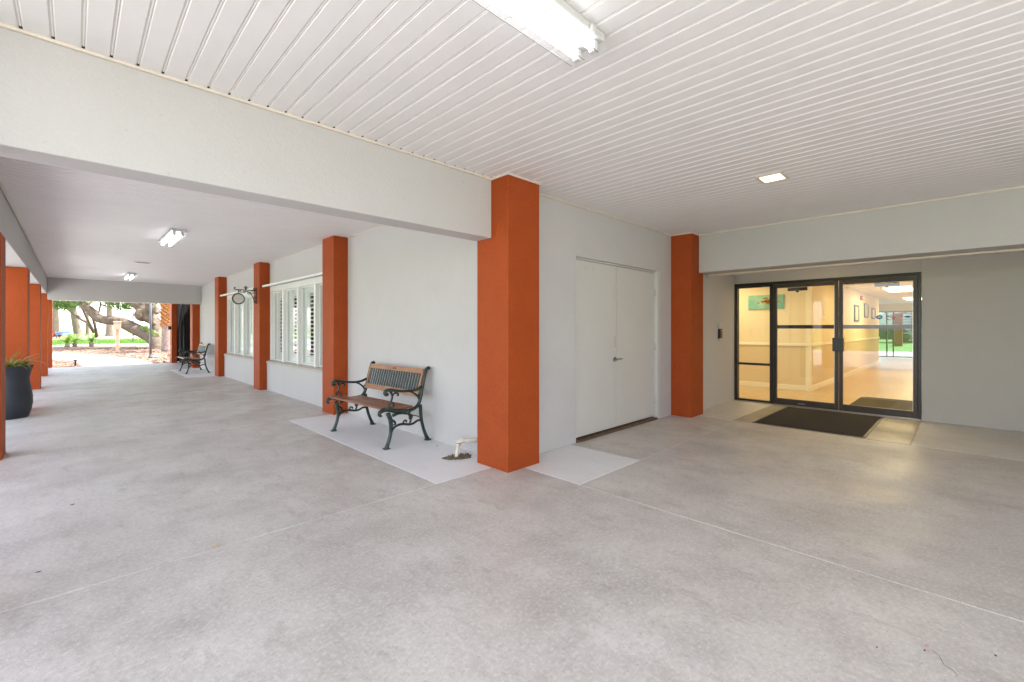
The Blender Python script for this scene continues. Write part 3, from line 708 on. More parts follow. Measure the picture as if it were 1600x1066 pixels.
for c_ in rl2.children:
    if c_.name.startswith('panel'): c_.data = c_.data.copy(); c_.data.materials[0] = M['warm_lamp2']
if 1: rl2.location = (8.2,1.6,2.70); rl2['label'] = 'square warm recessed light over the door mat, hidden by the header beam'
cv = thing('ceiling_vent', (1.1,12.9,CEIL), 'thin dark slot vent in the walkway ceiling between the two lights', 'vent')
build('frame', MB().box(.95,1.25,12.82,12.98,CEIL-.012,CEIL-.001), 'trim', cv); build('slot', MB().box(1.00,1.21,12.86,12.90,CEIL-.016,CEIL-.012), 'black', cv)
build('slot', MB().box(1.00,1.21,12.92,12.95,CEIL-.016,CEIL-.012), 'black', cv)

# ================================================================== CLOCK
ck = thing('bracket_clock', (2.95,11.25,2.0), 'round black-rimmed clock hanging from a scrolled iron bracket on an orange column', 'clock')
Y = 11.25
build('wall_plate', MB().box(2.93,2.949,Y-.02,Y+.02,1.93,2.30), 'iron', ck, bevel=.004)
arm = MB(); r = .009
arm.tube([(2.94,Y,2.235),(2.75,Y,2.235),(2.56,Y,2.235),(2.52,Y,2.25),(2.515,Y,2.275),(2.54,Y,2.28)], r, 8)
arm.tube([(2.935,Y,1.95),(2.90,Y,2.02),(2.86,Y,2.12),(2.80,Y,2.19),(2.72,Y,2.21)], r, 8)
build('arm', arm, 'iron', ck, smooth=True)
sc_ = MB()
def spiral(cx,cz,r0,turns,a0,sgn=1,n=12): return [(cx+r0*(1-.8*i/n)*math.cos(a0+sgn*turns*6.28*i/n),Y,cz+r0*(1-.8*i/n)*math.sin(a0+sgn*turns*6.28*i/n)) for i in range(n+1)]
for (cx,cz,r0,a0,sg) in ((2.87,2.18,.05,0,1),(2.90,2.07,.035,1.5,-1),(2.80,2.165,.03,2,1),(2.70,2.20,.03,0,-1),(2.63,2.205,.028,3,1),(2.90,2.27,.03,4,1),(2.915,1.98,.025,1,1)):
    build('scroll', MB().tube(spiral(cx,cz,r0,1.2,a0,sg), .006, 6, smooth=2), 'iron', ck, smooth=True)
fn = MB(); fn.lathe([(.004,0),(.018,.015),(.02,.03),(.01,.045),(.024,.06),(.004,.09)], (2.74,Y,2.24), 8)
fn.tube([(2.70,Y,2.30),(2.72,Y,2.275),(2.74,Y,2.28),(2.76,Y,2.275),(2.78,Y,2.30)], .007, 6)
build('finial', fn, 'iron', ck)
cxk, czk = 2.592, 2.032
build('hanger', MB().tube([(cxk,Y,2.235),(cxk,Y,2.145)], .008, 8, smooth=1), 'iron', ck)
rim = MB(); n = 36
pp_ = [(cxk+.112*math.cos(6.2832*i/n),Y,czk+.112*math.sin(6.2832*i/n)) for i in range(n+1)]
rim.tube(pp_, .014, 8, smooth=1, cap=False, flat=(1,2.6)); build('rim', rim, 'iron', ck, smooth=True)
fc = build('face', MB().disc((cxk,Y,czk), .104, 'y', .05, 36), 'clockface', ck)
tk = MB()
for i in range(12):
    a = i*math.pi/6; build('hour_mark', MB().obox((cxk+.088*math.sin(a),Y-.0262,czk+.088*math.cos(a)), (.004,.001,.014), Matrix.Rotation(a,3,'Y')), 'greymark', fc)
build('hand', MB().obox((cxk-.022,Y-.0275,czk+.002),(.05,.001,.006),Matrix.Rotation(.08,3,'Y')), 'greymark', fc)
build('hand', MB().obox((cxk+.026,Y-.029,czk-.001),(.065,.001,.004),Matrix.Rotation(.05,3,'Y')), 'greymark', fc)

# ================================================================== BENCH
def make_bench(label):
    t = thing('garden_bench', (0,0,0), label, 'bench', 'iron and wood garden benches against the wall')
    FL = (1, 1.0)
    for s in (-1,1):
        y = s*.655
        q = lambda pts: [(a,y,b) for a,b in pts]
        fl_ = (1,1.35)
        build('leg', MB().tube(q([(-.285,.0),(-.262,.06),(-.232,.15),(-.222,.24),(-.232,.33),(-.262,.40)]), [.026,.019,.018,.021,.024,.026], 10, flat=fl_).box(-.315,-.252,y-.03,y+.03,0,.014), 'iron', t, smooth=True)
        build('leg', MB().tube(q([(.295,.0),(.262,.07),(.226,.16),(.200,.26),(.188,.36),(.180,.45)]), [.027,.020,.018,.018,.019,.021], 10, flat=fl_).box(.262,.325,y-.03,y+.03,0,.014), 'iron', t, smooth=True)
        # seat rail flowing into the back upright with a rolled top
        sr = MB().tube(q([(-.345,.385),(-.372,.400),(-.365,.428),(-.325,.448),(-.26,.445),(-.18,.425),(-.08,.408),(.02,.402),(.10,.418),(.155,.46),(.185,.53),(.205,.62),(.235,.74),(.262,.84),(.282,.885),(.308,.893),(.318,.872)]),
                       [.012,.018,.022,.024,.026,.026,.024,.022,.021,.021,.021,.020,.018,.018,.018,.018,.016], 10, flat=(1,1.1))
        build('side_rail', sr, 'iron', t, smooth=True)
        am = MB().tube(q([(-.262,.628),(-.288,.620),(-.300,.642),(-.282,.668),(-.23,.672),(-.15,.655),(-.05,.638),(.05,.632),(.13,.642),(.20,.668)]), [.016,.020,.021,.021,.020,.017,.016,.016,.017,.016], 10, flat=(1,1.35))
        a_ = build('armrest', am, 'iron', t, smooth=True)
        build('arm_scroll', MB().tube(q([(-.232,.655),(-.205,.60),(-.222,.54),(-.252,.49),(-.262,.44)]), [.016,.013,.012,.013,.018], 8), 'iron', t, smooth=True)
        build('arm_scroll', MB().tube(q([(-.205,.605),(-.17,.628),(-.135,.622),(-.125,.60),(-.145,.592)]), [.011,.010,.010,.010,.008], 8), 'iron', t, smooth=True)
        build('arm_scroll', MB().tube(q([(-.225,.53),(-.195,.515),(-.182,.49),(-.20,.475)]), .009, 8), 'iron', t, smooth=True)
        build('arm_scroll', MB().tube(q([(.02,.63),(.09,.60),(.14,.56),(.17,.51)]), [.009,.011,.012,.012], 8), 'iron', t, smooth=True)
        build('arm_scroll', MB().tube(q([(.14,.56),(.17,.575),(.185,.60)]), .009, 8), 'iron', t, smooth=True)
        st = MB()
        st.tube(q([(-.225,.17),(-.19,.225),(-.12,.252),(-.05,.250),(.02,.235),(.08,.238),(.14,.262),(.205,.262)]), [.014,.015,.015,.015,.015,.014,.014,.014], 8)
        st.tube(q([(-.02,.235),(-.055,.262),(-.045,.29),(-.015,.285),(-.02,.265)]), .010, 8)
        st.tube(q([(.03,.24),(.045,.28),(.04,.32),(.02,.36),(.045,.40)]), [.014,.012,.016,.013,.014], 8)
        ringp = [(.045+.022*math.cos(6.283*i/10),.318+.022*math.sin(6.283*i/10)) for i in range(11)]
        st.tube(q(ringp), .009, 6, smooth=1)
        st.tube(q([(-.20,.37),(-.12,.385),(-.03,.372),(.04,.35),(.075,.33)]), [.020,.014,.012,.011,.009], 8)
        st.tube(q([(-.215,.32),(-.18,.30),(-.165,.27),(-.19,.262)]), [.018,.014,.011,.008], 8)
        build('stretcher', st, 'iron', t, smooth=True)
    # seat slats
    zs = [(-.318,.452),(-.243,.450),(-.168,.437),(-.093,.425),(-.018,.420),(.057,.424)]
    for i,(x,z) in enumerate(zs):
        ang = [ .10,.06,-.16,-.12,0,.10][i]
        build('seat_slat', MB().obox((x,0,z+.012),(.059,1.285,.022),Matrix.Rotation(-ang if i else .05,3,'Y')), 'seatwood', t, bevel=.004)
    # back: in the tilted plane
    tilt = math.atan2(.262-.195,.84-.60); Rm = Matrix.Rotation(tilt,3,'Y')
    def bp(z): return .192 + (z-.60)*math.tan(tilt)
    tr = build('top_rail', MB().obox((bp(.848)-.012,0,.848),(.022,1.27,.062),Rm), 'backwood', t, bevel=.004)
    build('plaque', MB().obox((bp(.852)-.0255,0,.852),(.003,.085,.022),Rm), 'rust', tr)
    build('lower_rail', MB().obox((bp(.575)-.012,0,.575),(.022,1.27,.068),Rm), 'backwood', t, bevel=.004)
    for s in (-1,1): build('back_stile', MB().obox((bp(.71)-.012,s*.617,.712),(.021,.034,.212),Rm), 'backwood', t, bevel=.003)
    nrod = 21
    for i in range(nrod):
        yy = -.570 + 1.14*i/(nrod-1)
        build('back_rod', MB().obox((bp(.71)-.012,yy,.71),(.014,.027,.225),Rm), 'rod', t, bevel=.003)
    build('tie_rod', MB().tube([(.19,-.65,.30),(.19,.65,.30)], .007, 8, smooth=1), 'iron', t)
    return t
b1_ = make_bench('iron and wood bench by the white wall beside the large orange column')
b1_.location = (2.80,5.30,0); b1_.rotation_euler = (0,0,R(2.5))
b2_ = copy_tree(b1_); b2_.location = (2.72,17.15,0); b2_.rotation_euler = (0,0,R(-1))
b2_['label'] = 'small far bench at the end of the walkway near the garden opening'

# ================================================================== SMALL THINGS
sp = thing('soil_hole', (2.95,3.82,0), 'ragged brown soil patch broken into the pale pad by the big column', 'soil patch')
mb = MB(); n = 30; random.seed(11)
ringv = []
for k_ in range(n):
    a = 6.2832*k_/n; rr = 1+.14*math.sin(3*a+1)+.08*random.uniform(-1,1); ringv.append((2.935+.150*rr*math.cos(a+.6)*1.0, 3.80+.105*rr*math.sin(a)))
vs = [(x,y,.0008) for x,y in ringv] + [(2.935+(x-2.935)*.6,3.80+(y-3.80)*.6,.012+random.uniform(0,.008)) for x,y in ringv] + [(2.935,3.80,.010)]
mb.add(vs, [(k_,(k_+1)%n,(k_+1)%n+n,k_+n) for k_ in range(n)] + [(k_+n,(k_+1)%n+n,2*n) for k_ in range(n)])
build('soil', mb, 'soil', sp, smooth=True)
mb = MB()
for i in range(160):
    a = random.random()*6.28; rr = random.random()**.5; s = random.uniform(.004,.011)
    mb.obox((2.935+.15*rr*math.cos(a),3.80+.105*rr*math.sin(a),.010),(s*1.4,s,s),Matrix.Rotation(random.random()*3,3,(random.random(),1,random.random())))
tag(build('crumb', mb, 'soil', sp), kind='stuff')
pv = thing('drain_pipe', (3.0,3.85,0), 'bent white plastic pipe coming out of the wall into the soil hole', 'pipe')
build('down_pipe', MB().tube([(2.905,3.80,.0),(2.985,3.868,.125)], .021, 16, smooth=1), 'pvc', pv, smooth=True)
build('elbow', MB().tube([(2.972,3.857,.105),(2.99,3.872,.132),(3.018,3.862,.148),(3.045,3.845,.150)], .027, 16), 'pvc', pv, smooth=True)
build('glue_ring', MB().tube([(2.977,3.861,.113),(2.982,3.865,.120)], .0285, 16, smooth=1), 'glue', pv, smooth=True)
build('wall_pipe', MB().tube([(3.03,3.853,.149),(3.10,3.80,.152),(3.19,3.735,.155)], .021, 16, smooth=1), 'pvc', pv, smooth=True)
def scrap(x,y,s,label,m='debris',cat='leaf scrap'):
    mb = MB(); n = 10; vs = []
    for k_ in range(n):
        a = 6.283*k_/n; vs.append((x+s*1.5*math.cos(a)*(1+.3*random.uniform(-1,1)), y+s*.8*math.sin(a)*(1+.3*random.uniform(-1,1)), .001+.25*s*abs(math.cos(a))))
    vs.append((x,y,.35*s+.001)); vs.append((x,y,.0005))
    mb.add(vs, [(k_,(k_+1)%n,n) for k_ in range(n)]+[((k_+1)%n,k_,n+1) for k_ in range(n)])
    return tag(build('leaf_scrap', mb, m), label, cat)
scrap(.639,3.314,.019,'tan curled leaf lying on the floor joint at lower left','shell','leaf')
for x,y,s,lb in ((-.007,4.893,.012,'dark leaf scrap on the floor left of the tan curled leaf, farther back'),
               (2.475,.266,.004,'leftmost of the three tiny black specks at lower right'),(2.597,.12,.005,'middle of the three tiny black specks at lower right'),(2.769,-.092,.005,'rightmost of the three tiny black specks at lower right'),
               (3.039,4.341,.011,'dark leaf scrap by the rear foot of the near bench'),(-.142,3.679,.008,'small dark scrap near the floor joint at far left'),
               (4.62,2.98,.010,'dark scrap on the floor in front of the metal double door')): scrap(x,y,s,lb)
ck_ = thing('floor_crack', (2.60,.06,0), 'short hairline crack with a red paint dab in the floor at lower right', 'crack')
build('crack', MB().tube([(2.50,.02,.0),(2.53,.035,.0),(2.545,.06,.0),(2.60,.075,.0),(2.625,.10,.0)], .0016, 5, smooth=2), 'crackline', ck_)
build('paint_dab', MB().disc((2.645,.115,.0008), .007, 'z', .0012, 9, rx=.012), 'decal_pink', ck_)
# planter
pt = thing('planter', (-.735,10.33,0), 'tall curved slate grey planter with spiky plants beside the orange column', 'planter')
pr_ = [(.225,0),(.235,.015),(.262,.10),(.280,.22),(.278,.34),(.255,.50),(.243,.60),(.262,.72),(.285,.785),(.292,.80),(.272,.80),(.262,.775),(.24,.74)]
build('pot', MB().lathe(pr_, (-.735,10.33,0), 40), 'planter', pt, smooth=True)
build('soil', MB().disc((-.735,10.33,.745), .25, 'z', .02, 28), 'soil', pt)
def blade(mb, base, az, L, lean, w, droop=1.0, n=6):
    vs = []; d = Vector((math.cos(az),math.sin(az),0)); sd = Vector((-math.sin(az),math.cos(az),0)); p = Vector(base); ang = lean
    for i in range(n+1):
        t_ = i/n; ww = w*(math.sin(math.pi*min(.97,.15+.85*t_)))**.7
        vs += [tuple(p-sd*ww*.5), tuple(p+Vector((0,0,-ww*.12))), tuple(p+sd*ww*.5)]
        p = p + (d*math.sin(ang)+Vector((0,0,math.cos(ang))))*(L/n); ang += droop*1.4/n
    fs = []
    for i in range(n): fs += [(3*i,3*i+1,3*i+4,3*i+3),(3*i+1,3*i+2,3*i+5,3*i+4)]
    mb.add(vs, fs)
random.seed(21); mb = MB(); md = MB()
for i in range(100):
    a = random.random()*6.28; rr = random.uniform(0,.2)
    blade(mb if i%4 else md, (-.735+rr*math.cos(a),10.33+rr*math.sin(a),.75), a+random.uniform(-.5,.5), random.uniform(.18,.40), random.uniform(.1,.9), random.uniform(.012,.024), random.uniform(.5,1.4))
for az in (-.35,-.15,.1,2.9,3.3): blade(md, (-.70,10.30,.75), az, .52, .7, .014, 1.35, 8)
for az in (-.1,3.0): blade(mb, (-.70,10.33,.75), az, .45, .75, .02, .5, 8)
for i in range(320):
    a = random.random()*6.28; rr = .24*random.random()**.5
    blade(mb, (-.735+rr*math.cos(a),10.33+rr*math.sin(a),.75+random.uniform(0,.09)), random.random()*6.28, random.uniform(.04,.09), random.uniform(.6,1.5), random.uniform(.025,.05), .8, 3)
tag(build('foliage', mb, 'potleaf', pt), kind='stuff'); tag(build('dry_foliage', md, 'drybrown', pt), kind='stuff')
tag(build('path_light', MB().lathe([(.03,-.05),(.03,.16),(.07,.17),(.06,.20),(.02,.24)], (.05,23.35,0), 12), 'black'), 'small black path light at the edge of the left mulch bed', 'path light')

# ================================================================== GARDEN
def leaves(pts, size, jitter, per, seed=1, flat=.5):
    r_ = np.random.default_rng(seed); C = np.repeat(np.array(pts), per, axis=0); n = len(C)
    C = C + r_.normal(0, 1, (n,3))*jitter
    u = r_.normal(0,1,(n,3)); u /= np.linalg.norm(u,axis=1)[:,None]; w = r_.normal(0,1,(n,3)); w[:,2] *= flat
    v = np.cross(u,w); v /= np.linalg.norm(v,axis=1)[:,None]+1e-9
    s = size*r_.uniform(.6,1.4,(n,1)); a = C-u*s; b = C+v*s*.45; c = C+u*s; d = C-v*s*.45
    V = np.stack([a,b,c,d],1).reshape(-1,3); mb = MB(); mb.v = [tuple(map(float,x)) for x in V]; mb.f = [(4*i,4*i+1,4*i+2,4*i+3) for i in range(n)]
    return mb
# big leaning oak
D = 31.0
ok = thing('oak_tree', tuple(at(247,541,D)), 'massive mossy oak with thick sprawling limbs crossing the garden opening', 'tree')
ok.location.z = 0; ORG[ok.name] = Vector(ok.location)
def ip(pts): return [tuple(at(x,y,d)) for x,y,d in pts]
base = MB()
base.tube(ip([(252,550,31),(247,538,31),(238,527,31),(226,521,31.3),(212,514.5,31.5),(200,508.5,31.5),(188,503.5,31.3),(176,500.5,31),(163,500,31),(152,496,31),(144,488,31),(136,480.5,31),(127,473,31),(116,463,31),(100,452,31)]),
          [.62,.50,.44,.42,.40,.38,.36,.32,.29,.30,.28,.24,.21,.18,.12], 14, smooth=4)
lo = build('trunk', base, 'bark', ok, smooth=True)
up = MB()
up.tube(ip([(250,541,31.4),(250,524,31.8),(246,510,32),(240,501,32),(232,494,32),(226,485,32),(219,478,32),(208,472,32),(196,465,32),(180,455,32)]), [.50,.46,.38,.36,.48,.50,.40,.32,.28,.2], 14)
build('limb', up, 'bark', ok, smooth=True)
u2 = MB()
u2.tube(ip([(229,493,32),(222,495.5,31.7),(217,492,31.5),(219,484,31.6)]), [.42,.33,.28,.2], 12)
u2.tube(ip([(233,484,32),(240,482,31.6),(245,487,31.3),(243,491,31.2)]), [.3,.26,.2,.1], 12)
u2.tube(ip([(228,486,32),(236,476,32),(246,466,32),(252,455,32)]), [.34,.28,.24,.2], 12)
u2.tube(ip([(246,512,32),(236,502,31.5),(226,496,31.2)]), [.2,.18,.12], 10)
build('limb', u2, 'bark', ok, smooth=True)
br = MB()
br.tube(ip([(122,496,34),(112,488,34),(104,482,34),(96,479,34),(80,477,34)]), [.10,.09,.08,.07,.05], 8)
br.tube(ip([(128,480,32),(133,492,32.5),(141,508,33),(146,518,33.5)]), [.06,.07,.08,.10], 8)
br.tube(ip([(140,478,33),(143,492,33),(149,512,33.5),(151,526,34)]), [.05,.06,.08,.12], 8)
br.tube(ip([(154,490,33),(157,476,33),(156,466,33)]), [.06,.05,.04], 8)
br.tube(ip([(121,494,34),(128,500,34),(137,505,34),(147,520,34)]), [.12,.1,.1,.1], 8)
build('branch', br, 'bark', ok, smooth=True)
mp_ = []
for (x,y) in ((228,513.5),(232,515.5),(236,518),(240,521),(243,524),(224,511.5),(250,543)):
    mp_.append(tuple(at(x,y,30.8)))
tag(build('moss', leaves(mp_, .06, np.array([.12,.12,.05]), 90, 3), 'moss', ok), kind='stuff')
cp = []
random.seed(8)
for i in range(60):
    x = random.uniform(70,275); y = random.uniform(400,452) ; cp.append(tuple(at(x,y,random.uniform(29,37))))
hang = [tuple(at(x,y,32.5)) for (x,y) in ((82,473),(90,475),(99,474),(106,477),(113,476),(95,478),(172,474),(184,477),(193,480),(199,474))]
tag(build('hanging_leaves', leaves(hang, .12, np.array([.28,.28,.16]), 70, 6), 'leaf2', ok), kind='stuff')
tag(build('crown', leaves(cp, .16, np.array([.75,.75,.45]), 150, 5), 'leaf', ok), kind='stuff')
# background trees
def bg_tree(px, basey, D, wpx, label, top=10, leafm='leaf2', crown_r=3.0, lean=0, seed=1):
    p = at(px, basey, D); p.z = -.06; w = wpx/F*D/2
    t = thing('garden_tree', tuple(p), label, 'tree', 'trees on the far lawn')
    rnd = random.Random(seed)
    tb = MB(); tb.tube([(p.x,p.y,-.1),(p.x,p.y,.5),(p.x+lean*.3,p.y,2),(p.x+lean*.7,p.y,4.5),(p.x+lean,p.y,top*.75)], [w*1.7,w*1.15,w,w*.85,w*.4], 12)
    build('trunk', tb, 'bark', t, smooth=True)
    lb = MB(); cps = []
    for i in range(7):
        a = rnd.random()*6.28; z0 = rnd.uniform(top*.35,top*.6); L = rnd.uniform(.6,1.1)*crown_r
        e = (p.x+lean*.7+L*math.cos(a), p.y+L*math.sin(a), z0+L*.8)
        lb.tube([(p.x+lean*.6,p.y,z0),(p.x+lean*.6+L*.5*math.cos(a),p.y+L*.5*math.sin(a),z0+L*.55),e], [w*.4,w*.25,w*.1], 8)
        cps.append(e)
    build('branch', lb, 'bark', t, smooth=True)
    for i in range(26):
        a = rnd.random()*6.28; ph = rnd.uniform(-.35,1); rr = crown_r*rnd.uniform(.5,1.05)
        cps.append((p.x+lean+rr*math.cos(a)*math.cos(ph), p.y+rr*math.sin(a)*math.cos(ph), top*.72+rr*.75*math.sin(ph)))
    tag(build('crown', leaves(cps, .17, np.array([crown_r*.17,crown_r*.17,crown_r*.12]), 110, seed), leafm, t), kind='stuff')
    return t
bg_tree(87,522,74,8,'grey tree trunk at the left edge of the garden opening',11,crown_r=4.5,seed=2)
bg_tree(122,527,66,9,'pale forked trunk behind the left palm-like shrub',9,crown_r=4,lean=-.8,seed=3)
bg_tree(171,524,74,8,'straight trunk behind the oak limb, near the middle of the opening',12,crown_r=4.5,seed=4)
for i,(x,y,h,cr) in enumerate(((-9,118,10,6),(2,124,11,7),(14,120,10,6),(-22,112,9,6))):
    p = Vector((x,y,0)); px = 800 + F*((x*math.cos(YAW)-y*math.sin(YAW)))/(x*math.sin(YAW)+y*math.cos(YAW))
    bg_tree(px, HY+F*CAMZ/(x*math.sin(YAW)+y*math.cos(YAW)), x*math.sin(YAW)+y*math.cos(YAW), 4, 'distant green tree across the road, number not countable apart', h, 'leaf', cr, seed=20+i)['label'] = \
        ['distant leafy tree across the road behind the left trunk','distant leafy tree across the road behind the forked trunk','distant leafy tree across the road behind the oak','distant leafy tree hidden beyond the left columns'][i]
# trees and buildings on the open side (they show in the glass and light the porch)
def side_tree(x,y,h,cr,label,seed):
    d = 40; t = thing('driveway_tree', (x,y,-.06), label, 'tree', 'trees beyond the driveway'); rnd = random.Random(seed)
    build('trunk', MB().tube([(x,y,-.1),(x,y,.6),(x+.2,y+.1,2.5),(x,y,h*.7)], [.36,.26,.22,.1], 12), 'bark', t, smooth=True)
    cps = []
    for i in range(32):
        a = rnd.random()*6.28; ph = rnd.uniform(-.5,1.2); rr = cr*rnd.uniform(.4,1.05); cps.append((x+rr*math.cos(a)*math.cos(ph), y+rr*math.sin(a)*math.cos(ph), h*.68+rr*.8*math.sin(ph)))
    tag(build('crown', leaves(cps, .17, np.array([cr*.17,cr*.17,cr*.13]), 110, seed), 'leaf', t), kind='stuff')
for i,(x,y,h,cr) in enumerate(((-19,14,7,2.8),(-24,24,8,3.2),(-17,32,7,3),(-27,-12,8,3.4),(-15,44,8,3),(-29,11,8,3.2))):
    side_tree(x,y,h,cr,'leafy tree across the driveway, %s' % ['opposite the near window','opposite the far window','opposite the far bench','behind the camera','beyond the garden bed','beside the parked cars'][i],40+i)
bA = at(1409,513,46); bB = at(1475,513,46)
hs = thing('siding_building', (bA.x+2,(bA.y+bB.y)/2,0), 'white lap-sided building seen far through the right glass door', 'building')
sx, ya_, yb_ = bA.x, bB.y, bA.y
build('wall', MB().box(sx,sx+4,ya_,yb_,-.1,4.6), 'siding', hs)
mb = MB()
for i in range(15): mb.box(sx-.03,sx-.001,ya_,yb_,.25+i*.29,.33+i*.29)  # dark strips stand in for the shadow under each lap
tag(build('siding_lap_shadow', mb, 'sidingdark', hs), kind='stuff')
build('roof', MB().ext([(sx-.6,4.6),(sx+4.6,4.6),(sx+2,6.2)], ya_-.6, yb_+.5, 'y'), 'roof', hs)
build('drainpipe', MB().tube([(sx-.1,yb_-.85,0),(sx-.1,yb_-.85,4.5)], .12, 8, smooth=1), 'salmon', hs)
oc_ = at(1402,537,36)
tag(build('orange_pier', MB().box(oc_.x,oc_.x+.55,oc_.y-.3,oc_.y+.3,-.1,2.6), 'orange', bevel=.01), 'orange pier on the lawn far beyond the hall, seen through the right glass door', 'pier')
wl_ = at(1385,515,60)
tag(build('garage_building', MB().box(wl_.x,wl_.x+6,wl_.y-4,wl_.y+9,-.1,3.4), 'siding', bevel=.02), 'long pale building far behind the parked cars beyond the hall', 'building')
tag(build('back_drive', MB().box(29.5,36,-12,14,-.058,-.04), 'roof', org=(32,0,-.058)), kind='structure')
def car(x,y,rz,paint,label):
    t = thing('parked_car', (0,0,0), label, 'car', 'cars parked beyond the driveway')
    prof = [(-2.2,.35),(-2.25,.7),(-2.1,.92),(-1.5,1.0),(-1.0,1.42),(.4,1.45),(1.05,1.02),(2.0,.88),(2.25,.65),(2.2,.35)]
    build('body', MB().ext(prof, -.88, .88, 'y'), paint, t, bevel=.06)
    gl = [(-1.38,1.02),(-.95,1.38),(.36,1.41),(.92,1.03)]
    build('window', MB().ext(gl, -.885, .885, 'y'), 'carglass', t)
    for sx in (-1.4,1.4):
        for sy in (-.86,.86):
            w = build('wheel', MB().disc((sx,sy,.33), .33, 'y', .22, 20), 'tyre', t); build('rim', MB().disc((sx,sy*1.02,.33), .19, 'y', .2, 14), 'steel', w)
    for sy in (-.62,.62): build('headlight', MB().box(2.18,2.26,sy-.15,sy+.15,.62,.74), 'decal_white', t)
    t.location = (x,y,-.05); t.rotation_euler = (0,0,rz); return t
ca_ = at(1378,520,44); car(ca_.x,ca_.y,R(85),'car_dark','black parked car beyond the hall, left of the orange pier'); cb_ = at(1392,520,46); car(cb_.x,cb_.y,R(100),'car_white','silver parked car beyond the hall, between the black car and the orange pier')
# lamp pole, post, fence
pl = at(235,558.6,21.2)
pole = thing('lamp_pole', (2.6,27.1,0), 'slim dark lamp pole standing in front of the oak', 'lamp post')
build('shaft', MB().tube([(2.6,27.1,-.05),(2.6,27.1,3.6)], .048, 12, smooth=1), 'pole', pole, smooth=True)
build('base', MB().lathe([(.09,-.05),(.09,.03),(.06,.10),(.05,.16)], (2.6,27.1,0), 14), 'pole', pole)
build('lamp_head', MB().lathe([(.05,3.5),(.17,3.6),(.19,3.85),(.22,3.9),(.03,4.05)], (2.6,27.1,0), 14), 'pole', pole)
px_, py_ = 1.93, 36.8
ps = thing('salmon_post', (px_,py_,0), 'salmon painted post with a box head in the mulch bed', 'post')
build('post', MB().box(px_-.09,px_+.09,py_-.07,py_+.07,-.05,1.30), 'salmon', ps, bevel=.01)
build('box_head', MB().box(px_-.17,px_+.17,py_-.12,py_+.12,1.30,1.78), 'salmon', ps, bevel=.015)
build('cap', MB().box(px_-.19,px_+.19,py_-.14,py_+.14,1.78,1.82), 'path', ps)
fn_ = thing('rail_fence', tuple(at(208,531,44)), 'thin grey post and rail behind the oak limb', 'fence'); q1 = at(208,531,44); ORG[fn_.name] = q1.copy()
build('post', MB().tube([(q1.x,q1.y,-.05),(q1.x,q1.y,2.95)], .06, 8, smooth=1), 'pole', fn_)
q2 = at(150,531,44)
build('rail', MB().tube([(q1.x,q1.y,2.45),(q2.x,q2.y,2.45)], .04, 8, smooth=1), 'pipe_grey', fn_)
build('post', MB().tube([(q2.x,q2.y,-.05),(q2.x,q2.y,2.5)], .05, 8, smooth=1), 'pipe_grey', fn_)
# palm with orange boots
c0 = at(259,549,27.0); c0.z = -.05
pm = thing('palm_tree', tuple(c0), 'pale palm trunk with shaggy orange leaf bases beside the right opening column', 'tree')
build('trunk', MB().tube([(c0.x,c0.y,-.05),(c0.x,c0.y,.8),(c0.x,c0.y,1.7)], [.24,.20,.20], 14), 'palmbark', pm, smooth=True)
bt = MB(); random.seed(31)
for lv in range(17):
    for k_ in range(7):
        a = k_*.898+lv*.52; z = 1.45+lv*.10
        dvec = Vector((math.cos(a),math.sin(a),0)); pos = Vector((c0.x,c0.y,z))+dvec*.20
        rot = Vector((math.cos(a)*.75,math.sin(a)*.75,.8)).to_track_quat('Z','Y').to_matrix()
        bt.obox(pos,(.10,.035,random.uniform(.20,.34)),rot)
tag(build('boot', bt, 'boot', pm), kind='stuff')
def pinnate(mb, base, az, L, lean, n=16, w=.26):
    d = Vector((math.cos(az),math.sin(az),0)); sd = Vector((-math.sin(az),math.cos(az),0)); p = Vector(base); ang = lean; prev = None
    for i in range(n):
        t_ = i/n; step = (d*math.sin(ang)+Vector((0,0,math.cos(ang))))*(L/n)
        up = (d*(-math.cos(ang))+Vector((0,0,math.sin(ang))))
        ww = w*math.sin(math.pi*(.12+.85*t_))
        for s_ in (-1,1):
            tip = p+sd*s_*ww+step*1.6+up*.10*ww; mb.add([p, p+step*.62, tip],[(0,1,2)])
        mb.add([p-sd*.008,p+sd*.008,p+step+sd*.008,p+step-sd*.008],[(0,1,2,3)])
        p = p+step; ang += 1.25/n
fr = MB()
for i in range(14): pinnate(fr, (c0.x,c0.y,3.1), i*.449, 2.2, .5+.4*(i%3)*.5, 22, .5)
tag(build('frond', fr, 'frond', pm), kind='stuff')
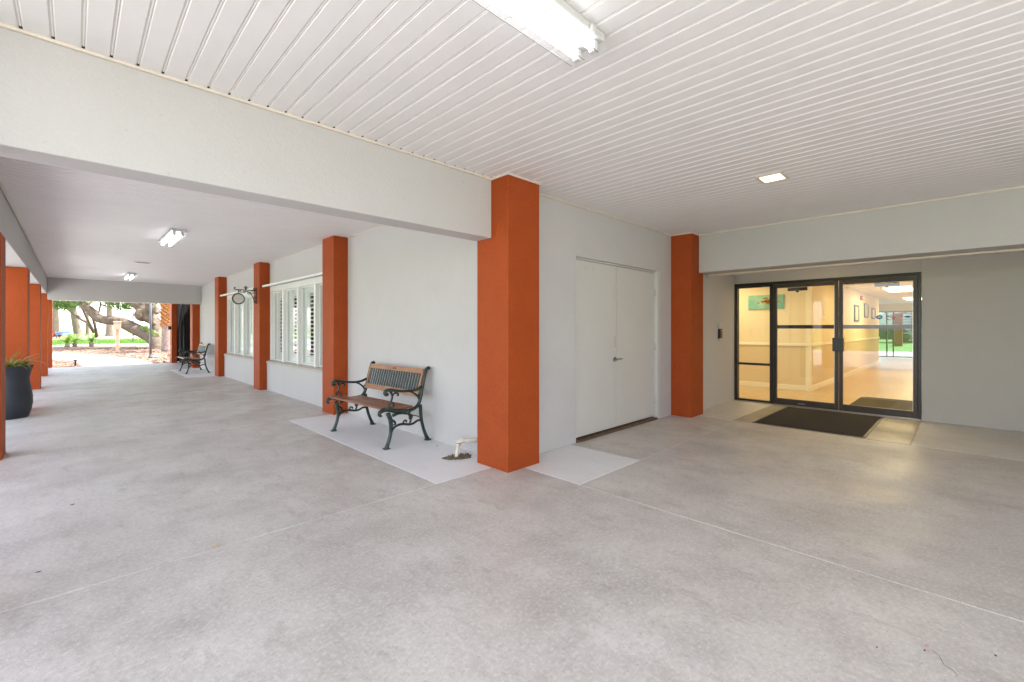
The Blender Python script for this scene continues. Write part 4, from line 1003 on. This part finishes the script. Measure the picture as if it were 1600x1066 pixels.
def cycad(px, py, D, R_, label, seed, n=22, h=.25):
    c = at(px,py,D); c.z = -.04; t = thing('cycad', tuple(c), label, 'shrub', 'bright feathery shrubs in the mulch bed'); rnd = random.Random(seed)
    build('stem', MB().lathe([(.13,0),(.16,h*.5),(.10,h)], (c.x,c.y,-.05), 10), 'palmbark', t)
    fm = MB()
    for i in range(n): pinnate(fm, (c.x,c.y,h-.06), i*2.399+rnd.random()*.3, R_*rnd.uniform(.75,1.1), rnd.uniform(.15,1.05), 16, .17)
    tag(build('frond', fm, 'frond', t), kind='stuff')
cycad(105,543,33,1.15,'wide bright green feathery shrub at the left of the bed',1,26,.3); cycad(117,542,34,1.15,'tall bright green feathery shrub between its two neighbours',2,26,.35)
cycad(143,541,34,1.1,'bright green feathery shrub right of the pair',3,24,.4)
# lawn objects far away
bn = at(98,521,62); bn.z = -.05
tb = thing('picnic_bench', tuple(bn), 'low blue bench on the far lawn behind the feathery shrubs', 'bench')
build('seat', MB().box(bn.x-.7,bn.x+.7,bn.y-.2,bn.y+.2,.50,.62), 'blue', tb); build('backrest', MB().box(bn.x-.7,bn.x+.7,bn.y+.2,bn.y+.26,.7,.95), 'blue', tb)
for s_ in (-.55,.55): build('leg', MB().box(bn.x+s_-.05,bn.x+s_+.05,bn.y-.15,bn.y+.22,-.0,.5), 'blue', tb)
c1 = at(88,520,62); c1.z = 0
rb = thing('flower_shrub', tuple(c1), 'small red flowering shrub left of the far blue bench', 'shrub')
build('stem', MB().lathe([(.05,-.05),(.04,.4)], tuple(c1), 6), 'bark', rb)
tag(build('flower', leaves([(c1.x+random.uniform(-.4,.4),c1.y,random.uniform(.2,.9)) for i in range(8)], .10, .15, 60, 9), 'red', rb), kind='stuff')
# grass tufts along the lawn edge
mb = MB(); random.seed(77)
for i in range(9000):
    y = random.uniform(51.5,75); x = random.uniform(-5,7)*(y/52)
    if x > 3 and y < 54.6: continue
    if x < 2 and y < 53.4: continue
    h_ = random.uniform(.05,.14); a = random.random()*3.14; w = .05; mb.add([(x-w*math.cos(a),y-w*math.sin(a),-.06),(x+w*math.cos(a),y+w*math.sin(a),-.06),(x+random.uniform(-.05,.05),y,h_)],[(0,1,2)])
tag(build('grass_blades', mb, 'grassblade', org=(0,0,0)), 'bright green grass of the far lawn beyond the mulch bed', 'grass', kind='stuff')
